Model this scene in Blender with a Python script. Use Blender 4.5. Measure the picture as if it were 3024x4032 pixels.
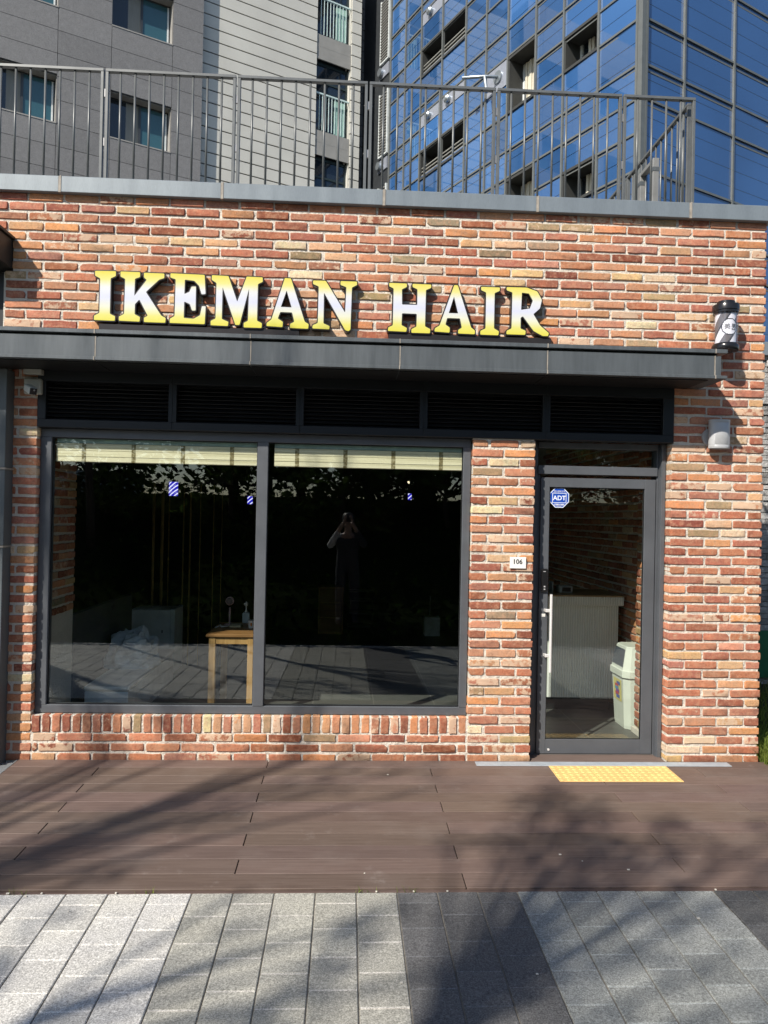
import bpy, math, random
from mathutils import Vector, Matrix, noise
random.seed(7)
S = bpy.context.scene
for o in list(bpy.data.objects): bpy.data.objects.remove(o)
# ---------------------------------------------------------------- camera
cd = bpy.data.cameras.new('camera'); cam = bpy.data.objects.new('camera', cd)
S.collection.objects.link(cam); S.camera = cam
cd.sensor_fit = 'HORIZONTAL'; cd.sensor_width = 36.0; cd.lens = 36.0*2886.59/3024
cd.clip_start = .05; cd.clip_end = 2000
r_ = Vector((.99854,-.05020,.02010)); f_ = Vector((.05010,.99872,.00661)); r_ = (r_-f_*r_.dot(f_)).normalized(); f_.normalize()
u_ = r_.cross(f_)
m = Matrix.Identity(4)
for i in range(3): m[i][0]=r_[i]; m[i][1]=u_[i]; m[i][2]=-f_[i]
m.translation = Vector((0,-5.5522,1.8426)); cam.matrix_world = m
# ---------------------------------------------------------------- sky, sun, exposure
SUN = Vector((-.492,-.576,.654)).normalized()
EL = math.asin(SUN.z)
w = bpy.data.worlds.new('World'); S.world = w; w.use_nodes = True
nt = w.node_tree; nt.nodes.clear()
sky = nt.nodes.new('ShaderNodeTexSky'); sky.sky_type = 'NISHITA'; sky.sun_disc = False
sky.sun_elevation = EL; sky.sun_rotation = math.atan2(SUN.x, SUN.y)
sky.altitude = 50; sky.air_density = 1.0; sky.dust_density = .6; sky.ozone_density = 1.5
bg = nt.nodes.new('ShaderNodeBackground'); bg.inputs[1].default_value = .10
wo = nt.nodes.new('ShaderNodeOutputWorld'); nt.links.new(sky.outputs[0], bg.inputs[0]); nt.links.new(bg.outputs[0], wo.inputs[0])
sl = bpy.data.lights.new('sun','SUN'); sl.energy = 4.7; sl.angle = math.radians(.53); sl.color = (1,.93,.83)
so = bpy.data.objects.new('sun', sl); S.collection.objects.link(so)
so.rotation_euler = SUN.to_track_quat('Z','Y').to_euler(); so.location = (-8,-9,12)
S.view_settings.view_transform = 'Standard'; S.view_settings.look = 'None'
S.view_settings.exposure = .5; S.view_settings.gamma = 1
S.render.engine = 'CYCLES'
S.cycles.max_bounces = 8; S.cycles.transparent_max_bounces = 12

# ---------------------------------------------------------------- helpers
def lin(r,g,b):
    f = lambda c: (c/255/12.92) if c <= 10 else ((c/255+.055)/1.055)**2.4
    return (f(r),f(g),f(b),1)
class N:
    """tiny node helper"""
    def __init__(s, name):
        s.m = bpy.data.materials.new(name); s.m.use_nodes = True; s.t = s.m.node_tree; s.t.nodes.clear()
        s.out = s.n('OutputMaterial')
    def n(s, k, **kw):
        x = s.t.nodes.new('ShaderNode'+k)
        for a,b in kw.items(): setattr(x,a,b)
        return x
    def l(s, a, b): s.t.links.new(a,b)
    def set(s, x, i, v):
        if hasattr(v,'is_output') or isinstance(v, bpy.types.NodeSocket): s.l(v, x.inputs[i])
        else: x.inputs[i].default_value = v
    def coord(s, scale=(1,1,1), which='Object'):
        c = s.n('TexCoord'); mp = s.n('Mapping'); mp.inputs['Scale'].default_value = scale
        s.l(c.outputs[which], mp.inputs[0]); return mp.outputs[0]
    def noise(s, vec, scale, detail=4, rough=.6):
        x = s.n('TexNoise'); s.l(vec, x.inputs['Vector']); x.inputs['Scale'].default_value=scale
        x.inputs['Detail'].default_value=detail; x.inputs['Roughness'].default_value=rough; return x.outputs['Fac']
    def ramp(s, fac, stops, interp='LINEAR'):
        x = s.n('ValToRGB'); s.l(fac, x.inputs[0]); cr = x.color_ramp; cr.interpolation = interp
        while len(cr.elements) < len(stops): cr.elements.new(.5)
        for e,(p,c) in zip(cr.elements, stops): e.position=p; e.color=c if len(c)==4 else (*c,1)
        return x.outputs[0]
    def mix(s, fac, a, b, mode='MIX'):
        x = s.n('Mix', data_type='RGBA', blend_type=mode)
        s.set(x,0,fac); s.set(x,6,a); s.set(x,7,b); return x.outputs[2]
    def math(s, op, a, b=0.0, c=None):
        x = s.n('Math', operation=op); s.set(x,0,a); s.set(x,1,b)
        if c is not None: s.set(x,2,c)
        return x.outputs[0]
    def bsdf(s, col, rough=.6, metal=0.0, spec=.5, bump=None, bstr=.3, bdist=.01):
        p = s.n('BsdfPrincipled'); s.set(p,'Base Color',col); s.set(p,'Roughness',rough); s.set(p,'Metallic',metal)
        s.set(p,'Specular IOR Level',spec)
        if bump is not None:
            b = s.n('Bump'); b.inputs['Strength'].default_value=bstr; b.inputs['Distance'].default_value=bdist
            s.l(bump,b.inputs['Height']); s.l(b.outputs[0], p.inputs['Normal'])
        s.l(p.outputs[0], s.out.inputs[0]); s.p = p; return s.m
def g(v): return (v,v,v,1)
def simple(name, col, rough=.5, metal=0.0, var=.15, scale=6, bstr=.05, stretch=(1,1,1), spec=.5, fine=0, rvar=.0):
    k = N(name); v = k.coord(stretch); n1 = k.noise(v, scale, 5)
    lo = tuple(c*(1-var) for c in col[:3])+(1,); hi = tuple(min(1,c*(1+var)) for c in col[:3])+(1,)
    c = k.ramp(n1, [(.3,lo),(.7,hi)])
    if fine: c = k.mix(.35, c, k.ramp(k.noise(v, fine, 2), [(.35,lo),(.65,hi)]), 'MIX')
    rg = k.math('MULTIPLY_ADD', n1, rvar, rough-rvar/2) if rvar else rough
    return k.bsdf(c, rg, metal, spec, n1, bstr)

class MB:
    """collects faces in world coordinates, builds ONE mesh object"""
    def __init__(s): s.v=[]; s.f=[]; s.c=[]; s.col=(1,1,1,1)
    def face(s, idx): s.f.append(tuple(idx)); s.c.append(s.col)
    def add(s, vs, fs):
        b=len(s.v); s.v += [tuple(p) for p in vs]
        for q in fs: s.face([b+i for i in q])
    def box(s, x0,x1,y0,y1,z0,z1, M=None, bev=0):
        if x0>x1: x0,x1=x1,x0
        if y0>y1: y0,y1=y1,y0
        if z0>z1: z0,z1=z1,z0
        if bev:
            vs=[]; idx={}
            e=min(bev,(x1-x0)*.45,(y1-y0)*.45,(z1-z0)*.45)
            X=(x0,x1);Y=(y0,y1);Z=(z0,z1)
            for i in (0,1):
                for j in (0,1):
                    for k in (0,1):
                        sx,sy,sz=(1-2*i),(1-2*j),(1-2*k)
                        idx[(i,j,k,0)]=len(vs); vs.append((X[i],Y[j]+sy*e,Z[k]+sz*e))
                        idx[(i,j,k,1)]=len(vs); vs.append((X[i]+sx*e,Y[j],Z[k]+sz*e))
                        idx[(i,j,k,2)]=len(vs); vs.append((X[i]+sx*e,Y[j]+sy*e,Z[k]))
            q=lambda *a:[idx[t] for t in a]
            fs=[q((0,0,0,0),(0,0,1,0),(0,1,1,0),(0,1,0,0)),q((1,0,0,0),(1,1,0,0),(1,1,1,0),(1,0,1,0)),
                q((0,0,0,1),(1,0,0,1),(1,0,1,1),(0,0,1,1)),q((0,1,0,1),(0,1,1,1),(1,1,1,1),(1,1,0,1)),
                q((0,0,0,2),(0,1,0,2),(1,1,0,2),(1,0,0,2)),q((0,0,1,2),(1,0,1,2),(1,1,1,2),(0,1,1,2))]
            for i in (0,1):
                for j in (0,1): fs.append(q((i,j,0,0),(i,j,0,1),(i,j,1,1),(i,j,1,0)))
            for i in (0,1):
                for k in (0,1): fs.append(q((i,0,k,0),(i,0,k,2),(i,1,k,2),(i,1,k,0)))
            for j in (0,1):
                for k in (0,1): fs.append(q((0,j,k,1),(0,j,k,2),(1,j,k,2),(1,j,k,1)))
            for i in (0,1):
                for j in (0,1):
                    for k in (0,1): fs.append(q((i,j,k,0),(i,j,k,1),(i,j,k,2)))
        else:
            vs=[(x0,y0,z0),(x1,y0,z0),(x1,y1,z0),(x0,y1,z0),(x0,y0,z1),(x1,y0,z1),(x1,y1,z1),(x0,y1,z1)]
            fs=[(0,3,2,1),(4,5,6,7),(0,1,5,4),(1,2,6,5),(2,3,7,6),(3,0,4,7)]
        if M is not None: vs=[M(p) if callable(M) else tuple(M@Vector(p)) for p in vs]
        s.add(vs,fs); return s
    def tube(s, pts, rad, n=10, cap=True):
        pts=[Vector(p) for p in pts]; rr = rad if isinstance(rad,(list,tuple)) else [rad]*len(pts)
        rings=[]; up0=None
        for i,p in enumerate(pts):
            d=(pts[min(i+1,len(pts)-1)]-pts[max(i-1,0)]).normalized()
            a=Vector((0,0,1)) if abs(d.z)<.9 else Vector((1,0,0))
            if up0 is not None: a=up0
            x=d.cross(a).normalized(); y=x.cross(d).normalized(); up0=y
            b=len(s.v)
            for k in range(n):
                t=2*math.pi*k/n; s.v.append(tuple(p+x*math.cos(t)*rr[i]+y*math.sin(t)*rr[i]))
            rings.append(b)
        for a,b in zip(rings,rings[1:]):
            for k in range(n): s.face((a+k,a+(k+1)%n,b+(k+1)%n,b+k))
        if cap:
            s.face([rings[0]+k for k in range(n)][::-1]); s.face([rings[-1]+k for k in range(n)])
        return s
    def lathe(s, cx, cy, prof, n=32, M=None):
        rings=[]
        for (r,z) in prof:
            rings.append(len(s.v))
            for k in range(n):
                t=2*math.pi*k/n; p=(cx+r*math.cos(t),cy+r*math.sin(t),z)
                s.v.append(M(p) if M else p)
        for a,b in zip(rings,rings[1:]):
            for k in range(n): s.face((a+k,a+(k+1)%n,b+(k+1)%n,b+k))
        s.face([rings[0]+k for k in range(n)][::-1]); s.face([rings[-1]+k for k in range(n)])
        return s
    def build(s, name, mat, parent=None, smooth=False, kind=None):
        off=Vector((0,0,0)); q=parent
        while q is not None: off+=q.location; q=q.parent
        me=bpy.data.meshes.new(name); me.from_pydata([tuple(Vector(p)-off) for p in s.v],[],s.f)
        if len(set(s.c))>1:
            ca=me.color_attributes.new('Col','FLOAT_COLOR','CORNER'); buf=[]
            for p,c in zip(me.polygons,s.c): buf += list(c)*p.loop_total
            ca.data.foreach_set('color',buf)
        me.materials.append(mat)
        if smooth: me.polygons.foreach_set('use_smooth',[True]*len(me.polygons))
        me.update()
        o=bpy.data.objects.new(name,me); S.collection.objects.link(o)
        if parent is not None: o.parent=parent
        if kind: o['kind']=kind
        return o
def thing(name,label,cat,loc=(0,0,0),group=None):
    o=bpy.data.objects.new(name,None); S.collection.objects.link(o); o.location=loc; o.empty_display_size=.1
    o['label']=label; o['category']=cat
    if group: o['group']=group
    return o
def tag(o,label,cat,group=None):
    o['label']=label; o['category']=cat
    if group: o['group']=group
    return o
def autosmooth(o, ang=35):
    me=o.data; me.polygons.foreach_set('use_smooth',[True]*len(me.polygons))
    try: me.set_sharp_from_angle(angle=math.radians(ang))
    except Exception: pass
    return o
def text_mesh(body, size, font=None):
    c=bpy.data.curves.new('t','FONT'); c.body=body; c.size=size; c.align_x='CENTER'; c.align_y='CENTER'; c.extrude=.0004; c.resolution_u=3
    if font=='bold': c.offset=size*.02
    o=bpy.data.objects.new('t',c); S.collection.objects.link(o)
    dg=bpy.context.evaluated_depsgraph_get(); dg.update()
    me=bpy.data.meshes.new_from_object(o.evaluated_get(dg)); 
    vs=[tuple(v.co) for v in me.vertices]; fs=[tuple(p.vertices) for p in me.polygons]
    bpy.data.objects.remove(o); bpy.data.curves.remove(c); bpy.data.meshes.remove(me)
    return vs,fs
def put_text(mb, body, size, X, Y, Z, font=None, fit=None, fn=None):
    """text lying in a plane facing -Y, centred at X,Z"""
    vs,fs=text_mesh(body,size,font)
    if not vs: return
    xs=[v[0] for v in vs]; ys=[v[1] for v in vs]; cx=(min(xs)+max(xs))/2; cy=(min(ys)+max(ys))/2
    k=1 if not fit else fit/(max(xs)-min(xs))
    out=[(X+(v[0]-cx)*k, Y-v[2], Z+(v[1]-cy)*(k if fit else 1)) for v in vs]
    if fn: out=[fn(p) for p in out]
    mb.add(out,fs)

# ---------------------------------------------------------------- materials
def attr_col(k):
    a=k.n('Attribute'); a.attribute_name='Col'; a.attribute_type='GEOMETRY'; return a
def mat_brick():
    k=N('brick'); a=attr_col(k); v=k.coord()
    n1=k.noise(v,8,6,.7); n2=k.noise(v,70,5,.75); n3=k.noise(v,19,5,.65); n4=k.noise(v,26,4,.7)
    c=k.mix(k.math('MULTIPLY',k.ramp(n1,[(.42,g(0)),(.62,g(1))]),.5), a.outputs['Color'], k.mix(1,a.outputs['Color'],(1.5,1.25,1.05,1),'MULTIPLY'))
    c=k.mix(k.math('MULTIPLY',k.ramp(n4,[(.50,g(0)),(.60,g(1))]),.42), c, (.52,.30,.19,1))
    c=k.mix(k.math('MULTIPLY',k.ramp(n4,[(.36,g(1)),(.44,g(0))]),.40), c, k.mix(1,c,(.62,.56,.56,1),'MULTIPLY'))
    c=k.mix(k.math('MULTIPLY',k.ramp(n2,[(.34,g(1)),(.52,g(0))]),.55), c, k.mix(1,c,(.55,.5,.48,1),'MULTIPLY'))
    # cream lime smears, only strong on some bricks (alpha)
    th=k.math('SUBTRACT',n3,k.math('SUBTRACT',.86,k.math('MULTIPLY',a.outputs['Alpha'],.42)))
    sm=k.math('MULTIPLY',k.ramp(k.math('MULTIPLY_ADD',th,6,.5),[(.3,g(0)),(.7,g(1))]),.75)
    c=k.mix(sm,c,(.60,.45,.32,1))
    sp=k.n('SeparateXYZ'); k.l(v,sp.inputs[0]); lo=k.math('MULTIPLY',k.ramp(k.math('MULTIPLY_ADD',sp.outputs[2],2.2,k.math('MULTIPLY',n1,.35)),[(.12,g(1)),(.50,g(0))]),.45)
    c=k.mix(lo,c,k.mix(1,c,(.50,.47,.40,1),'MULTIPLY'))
    h=k.math('ADD',k.math('MULTIPLY',n1,.6),k.math('MULTIPLY',n2,.4))
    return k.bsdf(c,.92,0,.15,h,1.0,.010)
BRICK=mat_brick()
def mat_mortar():
    k=N('mortar'); v=k.coord(); n1=k.noise(v,3,4); n2=k.noise(v,90,3,.7)
    c=k.mix(.5,k.ramp(n1,[(.3,(.56,.51,.43,1)),(.7,(.74,.68,.59,1))]),k.ramp(n2,[(.3,(.50,.46,.40,1)),(.7,(.74,.69,.61,1))]))
    return k.bsdf(c,.95,0,.15,k.math('ADD',n2,k.math('MULTIPLY',k.noise(v,22,3),2.5)),1.0,.008)
MORTAR=mat_mortar()
FRAME=simple('charcoal_powder_coat',(.098,.106,.118),.42,.15,.10,5,.02,rvar=.15)
FASCIA=simple('charcoal_sheet_metal',(.098,.110,.118),.40,.2,.20,1.6,.05,(5,1,.5),fine=9,rvar=.25)
SOFFIT=simple('soffit_sheet_metal',(.012,.013,.014),.5,.1,.1)  # colour lowered to paint in the deep shade under the canopy
COPING=simple('blue_grey_coping_metal',(.205,.235,.255),.42,.25,.16,2,.05,(4,1,.5),fine=60,rvar=.2)
SEAM=simple('seam_sealant',(.30,.27,.23),.7,0,.25,20)
GALV=simple('grey_painted_steel',(.30,.32,.33),.36,.35,.10,8,.02,rvar=.1)
RAILM=simple('rail_painted_steel',(.125,.132,.132),.38,.2,.14,8,.02,rvar=.1)
DARK=simple('black_plastic',(.012,.012,.013),.3,0,.1)
BLACKM=simple('black_gloss_cap',(.015,.015,.017),.22,.2,.1)
WHITEP=simple('white_plastic',(.70,.70,.66),.4,0,.05)
def glass(name,tint,k1=1.0):
    k=N(name); tr=k.n('BsdfTransparent'); tr.inputs[0].default_value=tint
    gl=k.n('BsdfGlossy'); gl.inputs['Roughness'].default_value=0.0; gl.inputs[0].default_value=(.95,1,1,1)
    lw_=k.n('LayerWeight'); lw_.inputs[0].default_value=.5; f5=k.math('POWER',lw_.outputs['Facing'],4.5); fr=k.math('MULTIPLY_ADD',f5,.9,.042)
    v=k.coord(); b=k.n('Bump'); b.inputs['Strength'].default_value=.006; b.inputs['Distance'].default_value=.02
    k.l(k.noise(v,.8,1,.3),b.inputs['Height']); k.l(b.outputs[0],gl.inputs['Normal'])
    f=k.math('MULTIPLY',fr,k1); f2=k.math('MINIMUM',f,1.0)
    mx=k.n('MixShader'); k.l(f2,mx.inputs[0]); k.l(tr.outputs[0],mx.inputs[1]); k.l(gl.outputs[0],mx.inputs[2])
    k.l(mx.outputs[0],k.out.inputs[0]); return k.m
GLASS=glass('window_glass',(.90,.94,.90,1),2.6)
# ---------------------------------------------------------------- bricks
RP=.0728; RZ=.0898; BH=.0525; JT=.0180
PAL=[(lin(176,110,90),24),(lin(184,120,98),20),(lin(194,134,108),14),(lin(160,98,80),12),(lin(174,116,100),10),
     (lin(208,142,104),9),(lin(200,148,118),6),(lin(172,142,114),3),(lin(152,130,106),2),(lin(208,166,130),3),(lin(146,86,70),5),(lin(222,196,166),1.5)]
PW=[p[1] for p in PAL]
def bcol(rng, bright=1.0):
    c=rng.choices(PAL,PW)[0][0]; j=rng.uniform(.86,1.12)*bright
    a=max(0,rng.gauss(.18,.28)); 
    if rng.random()<.10: a=rng.uniform(.8,1.1)
    return (c[0]*j*.84,c[1]*j*rng.uniform(.93,1.08)*.95,c[2]*j*rng.uniform(.9,1.1)*.93,min(1.15,a))
def brick(mb, xa,xb,za,zb,yf,yb,M=None,rng=random,ends=(0,0)):
    L=xb-xa; H=zb-za; j=lambda s:rng.gauss(0,s)
    ch=lambda: abs(rng.gauss(.0025,.002))+(rng.uniform(.006,.016) if rng.random()<.07 else 0)
    pts=[]
    def edge(ax,az,bx,bz,nx,nz,n):
        for i in range(n):
            t=(i+1)/(n+1); d=j(.0016); pts.append((ax+(bx-ax)*t+nx*d, az+(bz-az)*t+nz*d))
    c=[ch() for _ in range(4)]
    n=3 if L>.15 else (2 if L>.08 else 1); m=1 if H<.08 else 3
    pts.append((xa+c[0],za+j(.001))); edge(xa,za,xb,za,0,1,n); pts.append((xb-c[1],za+j(.001)))
    pts.append((xb+j(.001),za+c[1])); edge(xb,za,xb,zb,1,0,m); pts.append((xb+j(.001),zb-c[2]))
    pts.append((xb-c[2],zb+j(.001))); edge(xb,zb,xa,zb,0,1,n); pts.append((xa+c[3],zb+j(.001)))
    pts.append((xa+j(.001),zb-c[3])); edge(xa,zb,xa,za,1,0,m); pts.append((xa+j(.001),za+c[0]))
    cx,cz=(xa+xb)/2,(za+zb)/2; yf=yf+j(.0022); tx,tz=j(.004),j(.01)
    def ring(ins,y):
        out=[]
        for (x,z) in pts:
            dx,dz=x-cx,z-cz; sx=max(0,1-ins/(L/2)); sz=max(0,1-ins/(H/2))
            out.append((cx+dx*sx, y+(dx*tx+dz*tz if ins>0 else 0), cz+dz*sz))
        return out
    R=[ring(.0035,yf), ring(0,yf+.004), ring(0,yb)]
    vs=[p for q in R for p in q]
    if M: vs=[M(p) for p in vs]
    k=len(pts); fs=[tuple(range(k))]
    for a in (0,1):
        for i in range(k): fs.append((a*k+(i+1)%k, a*k+i, (a+1)*k+i, (a+1)*k+(i+1)%k))
    mb.col=bcol(rng); mb.add(vs,fs)
PROUD=-.004; REC=.005
def rowz(k): return RZ+RP*k
def course(mb, k, cuts, yb=.03, M=None, rng=random, wob=.0008):
    zc=rowz(k)+rng.gauss(0,wob)
    for a,b in zip(cuts,cuts[1:]):
        brick(mb, a+JT/2+rng.gauss(0,.0024), b-JT/2+rng.gauss(0,.0024), zc-BH/2+rng.gauss(0,.0013), zc+BH/2+rng.gauss(0,.0013), PROUD, yb, M, rng)
ST=.259
def main_cuts(k, x0, xr=3.225):
    c=[xr+JT/2]
    if k%2==0: c+=[xr-.240, xr-.240-.215]
    else: c+=[xr-.121, xr-.121-.215]
    while c[-1]-ST > x0+.05: c.append(c[-1]-ST)
    c.append(x0-JT/2); return c[::-1]

shop=thing('shop_building','red brick shopfront with dark metal canopy, wide shop window and glass door','building',(0.3,0,0))
rng=random.Random(3)
bw=MB()
LX,WL,WR,DL,DR,RX=-2.497,-2.304,.946,1.431,2.494,3.222
for k in range(-1,57):
    z=rowz(k)
    if z>3.86-.03: c=main_cuts(k,-4.2); course(bw,k,c,rng=rng)
    elif z>3.60: course(bw,k,main_cuts(k,-2.515),rng=rng)
    elif z>2.90: course(bw,k,main_cuts(k,-2.56),rng=rng)
    else:
        # right pillar
        c=[x for x in main_cuts(k,DR+.002) ]
        course(bw,k,c,yb=.12,rng=rng)
        if z<2.47:
            # middle pillar
            a,b=WR+.004-JT/2,DL+JT/2; wdt=b-a
            if k>=2 or True:
                if k%2: cc=[a,a+wdt/2,b]
                else: cc=[a,a+wdt*.262,a+wdt*.74,b]
            if k<2: cc=cc
            course(bw,k,cc,yb=.12,rng=rng)
        # left pillar
        a,b=LX-JT/2,WL+JT/2
        course(bw,k,[a,b] if k%2 else [a,a+.062,b],yb=.12,rng=rng)
        if k<2:
            a=WL-JT/2+JT; b=WR-JT/2+.004; cc=[a]
            x=a+(.16 if k%2 else .03)+ (0 if k%2 else .0)
            if k%2==0: x=a+.05
            else: x=a+.18
            while x<b-.06: cc.append(x); x+=ST
            cc.append(b); course(bw,k,cc,yb=.05,rng=rng)
# soldier course under the shop window
x=WL+.006; n=round((WR-WL)/.0742); pw=(WR-WL)/n
for i in range(n):
    xa=WL+pw*i+.008; brick(bw,xa,xa+pw-.017,.203+rng.gauss(0,.0015),.325+rng.gauss(0,.0015),PROUD,.054,None,rng)
wall=bw.build('brick_facing',BRICK,shop); autosmooth(wall,40)
mo=MB()
mo.box(-4.2,3.214,REC,.24,3.845,4.19); mo.box(-2.51,3.214,REC,.24,3.60,3.845); mo.box(-2.574,3.214,REC,.24,2.888,3.60)
mo.box(-2.51,-2.31,REC,.24,-.1,2.888); mo.box(-2.31,.952,REC,.24,-.1,.322)
mo.box(.952,1.424,REC,.24,-.1,2.47); mo.box(2.512,3.214,REC,.24,2.45,2.888); mo.box(2.501,3.214,REC,.24,-.1,2.45)
mo.build('mortar',MORTAR,shop)
# outer shell behind the facade
SHELL=simple('shell_render',(.25,.24,.22),.9,0,.1)
sh=MB(); sh.box(3.02,3.214,.24,6.6,-.1,4.19); sh.box(-6,3.02,6.4,6.6,-.1,4.19); sh.box(-6,3.02,.24,6.4,4.05,4.19)
sh.box(-4.2,-3.0,.24,.4,-.1,4.05); sh.build('outer_shell',SHELL,shop)
# interior
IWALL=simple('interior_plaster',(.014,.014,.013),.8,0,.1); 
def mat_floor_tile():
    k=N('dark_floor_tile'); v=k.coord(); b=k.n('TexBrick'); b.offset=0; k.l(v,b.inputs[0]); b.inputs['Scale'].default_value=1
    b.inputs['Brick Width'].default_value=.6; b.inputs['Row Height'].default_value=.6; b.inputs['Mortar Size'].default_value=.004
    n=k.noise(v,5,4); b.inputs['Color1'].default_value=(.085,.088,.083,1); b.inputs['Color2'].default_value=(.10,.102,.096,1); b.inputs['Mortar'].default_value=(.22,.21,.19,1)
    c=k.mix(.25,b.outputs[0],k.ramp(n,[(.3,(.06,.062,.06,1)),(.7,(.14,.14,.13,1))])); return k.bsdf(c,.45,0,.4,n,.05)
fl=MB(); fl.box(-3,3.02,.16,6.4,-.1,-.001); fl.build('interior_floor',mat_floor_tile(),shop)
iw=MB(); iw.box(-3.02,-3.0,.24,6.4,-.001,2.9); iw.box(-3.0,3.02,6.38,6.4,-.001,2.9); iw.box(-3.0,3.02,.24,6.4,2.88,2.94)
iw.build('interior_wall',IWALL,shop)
ib=MB(); ib2=MB(); ib3=MB(); r2=random.Random(11)
# interior brick lining: pier beside the door (faces -X), side wall further back, left pier
def Mx(X): return lambda p:(X+p[1], p[0], p[2])       # local x -> world Y, faces -X
def Mxl(X): return lambda p:(X-p[1], p[0], p[2])      # faces +X
for k in range(-1,38):
    c=[.25,.42,.61,.79] if k%2 else [.25,.33,.55,.70,.79]
    course(ib,k,c,yb=.03,M=Mx(2.555),rng=r2)
    c=[.79+((.13 if k%2 else 0)-.13)]; 
    while c[-1]<4.4: c.append(c[-1]+ST)
    c[0]=.79; course(ib2,k,c,yb=.02,M=Mx(2.72),rng=r2)
    if rowz(k)>1.0:
        course(ib3,k,[.25,.44,.64,.80] if k%2 else [.25,.34,.60,.80],yb=.03,M=Mxl(-2.30),rng=r2)
for q_ in (ib,ib2,ib3): autosmooth(q_.build('interior_brick',BRICK,shop),40)
for q_ in ((2.563,3.0,.242,.788),(2.728,3.02,.79,6.38),(-3.0,-2.309,.242,.80)):
    im=MB(); im.box(*q_,-.001,2.88); im.build('interior_mortar',MORTAR,shop)
sk=MB(); sk.box(2.535,2.562,.245,.80,.0,.045); sk.build('skirting',simple('white_skirting',(.65,.62,.56),.5),shop)
lw=MB(); lw.box(-2.36,-2.30,.81,2.5,0,.955); lw.build('low_partition',simple('grey_panel',(.07,.07,.07),.6),shop)

# coping on the parapet
cp=MB(); cuts=[-4.2,-3.36,-2.17,-.984,.225,1.397,2.59,3.262]
for a,b in zip(cuts,cuts[1:]):
    cp.box(a+.0035,b-.0035,-.048,.30,4.190,4.310,bev=.004)
cop=cp.build('coping',COPING,shop)
for x in cuts[1:-1]:
    cs=MB(); cs.box(x-.006,x+.0062,-.0475,.297,4.189,4.3085); cs.box(x+.0062,x+.014,-.0515,-.040,4.188,4.3115); cs.build('seam',SEAM,cop)
# canopy
cn=MB(); seams=[-4.2,-2.83,-1.765,-.698,.348,1.403,2.627]
CX=2.675
cn.box(-4.2,CX,-.388,-.006,2.909,3.05)
e=seams+[CX]
for a,b in zip(e,e[1:]):
    g0=.003; g1=.003 if b<CX else 0
    cn.box(a+g0,b-g1,-.394,-.386,2.9085,3.052,bev=.0015)
    cn.box(a+g0,(2.713 if b>=CX else b)-g1,-.412,-.006,2.885,2.908,bev=.002)
    cn.box(a+g0,(2.713 if b>=CX else b)-g1,-.412,-.006,3.069,3.097,bev=.002)
cn.box(-4.2,2.70,-.405,-.006,2.8855,2.9075); cn.box(-4.2,2.70,-.405,-.006,3.0705,3.0955); cn.box(-4.2,CX-.02,-.365,-.006,3.048,3.071)
can=cn.build('canopy',FASCIA,shop)
for x in seams[1:]:
    sm=MB(); sm.box(x-.0045,x+.0025,-.4145,-.39,2.884,2.909); sm.box(x-.0015,x+.0055,-.3965,-.386,2.908,3.052); sm.box(x-.0045,x+.0025,-.4145,-.39,3.068,3.098); sm.build('seam',SEAM,can)
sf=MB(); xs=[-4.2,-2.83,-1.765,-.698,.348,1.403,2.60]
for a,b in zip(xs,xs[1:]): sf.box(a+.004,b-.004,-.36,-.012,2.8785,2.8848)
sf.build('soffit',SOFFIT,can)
# louvre band
LFRAME=simple('shaded_louvre_frame',(.010,.012,.015),.45,.15,.1)  # darker copy of FRAME, canopy shade painted into its colour
LB=[(-2.306,-1.32),(-1.32,-.372),(-.372,.565),(.565,1.511),(1.511,2.508)]
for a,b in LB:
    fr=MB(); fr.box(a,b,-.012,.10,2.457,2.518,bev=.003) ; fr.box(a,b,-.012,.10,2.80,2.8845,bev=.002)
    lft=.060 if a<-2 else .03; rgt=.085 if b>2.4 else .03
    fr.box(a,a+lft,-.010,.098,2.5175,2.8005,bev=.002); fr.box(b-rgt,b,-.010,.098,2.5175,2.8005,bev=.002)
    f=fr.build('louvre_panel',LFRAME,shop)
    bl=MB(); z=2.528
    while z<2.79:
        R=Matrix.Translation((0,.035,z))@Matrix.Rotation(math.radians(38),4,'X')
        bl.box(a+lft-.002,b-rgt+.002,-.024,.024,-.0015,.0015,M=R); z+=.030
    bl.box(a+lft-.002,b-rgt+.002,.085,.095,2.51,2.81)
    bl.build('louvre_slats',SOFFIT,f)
# shop window
wf=MB()
wf.box(WL+.001,WR-.001,.058,.138,.328,.388,bev=.003); wf.box(WL+.001,WR-.001,.058,.138,2.392,2.456,bev=.003)
wf.box(WL+.001,-2.222,.056,.136,.3875,2.3925,bev=.003); wf.box(.886,WR-.001,.056,.136,.3875,2.3925,bev=.003)
wf.box(-.690,-.608,.054,.134,.3875,2.3925,bev=.003)
win=wf.build('shop_window',FRAME,shop)
bd=MB()
for (a,b) in ((-2.222,-.690),(-.608,.886)):
    bd.box(a,b,.080,.085,.388,.396); bd.box(a,b,.080,.085,2.384,2.392); bd.box(a,a+.006,.080,.085,.396,2.384); bd.box(b-.006,b,.080,.085,.396,2.384)
bd.build('gasket',DARK,win)
for (a,b) in ((-2.222,-.690),(-.608,.886)):
    p=MB(); p.add([(a,.088,.388),(b,.088,.388),(b,.088,2.392),(a,.088,2.392)],[(0,1,2,3)]); p.build('pane',GLASS,win)
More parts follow.
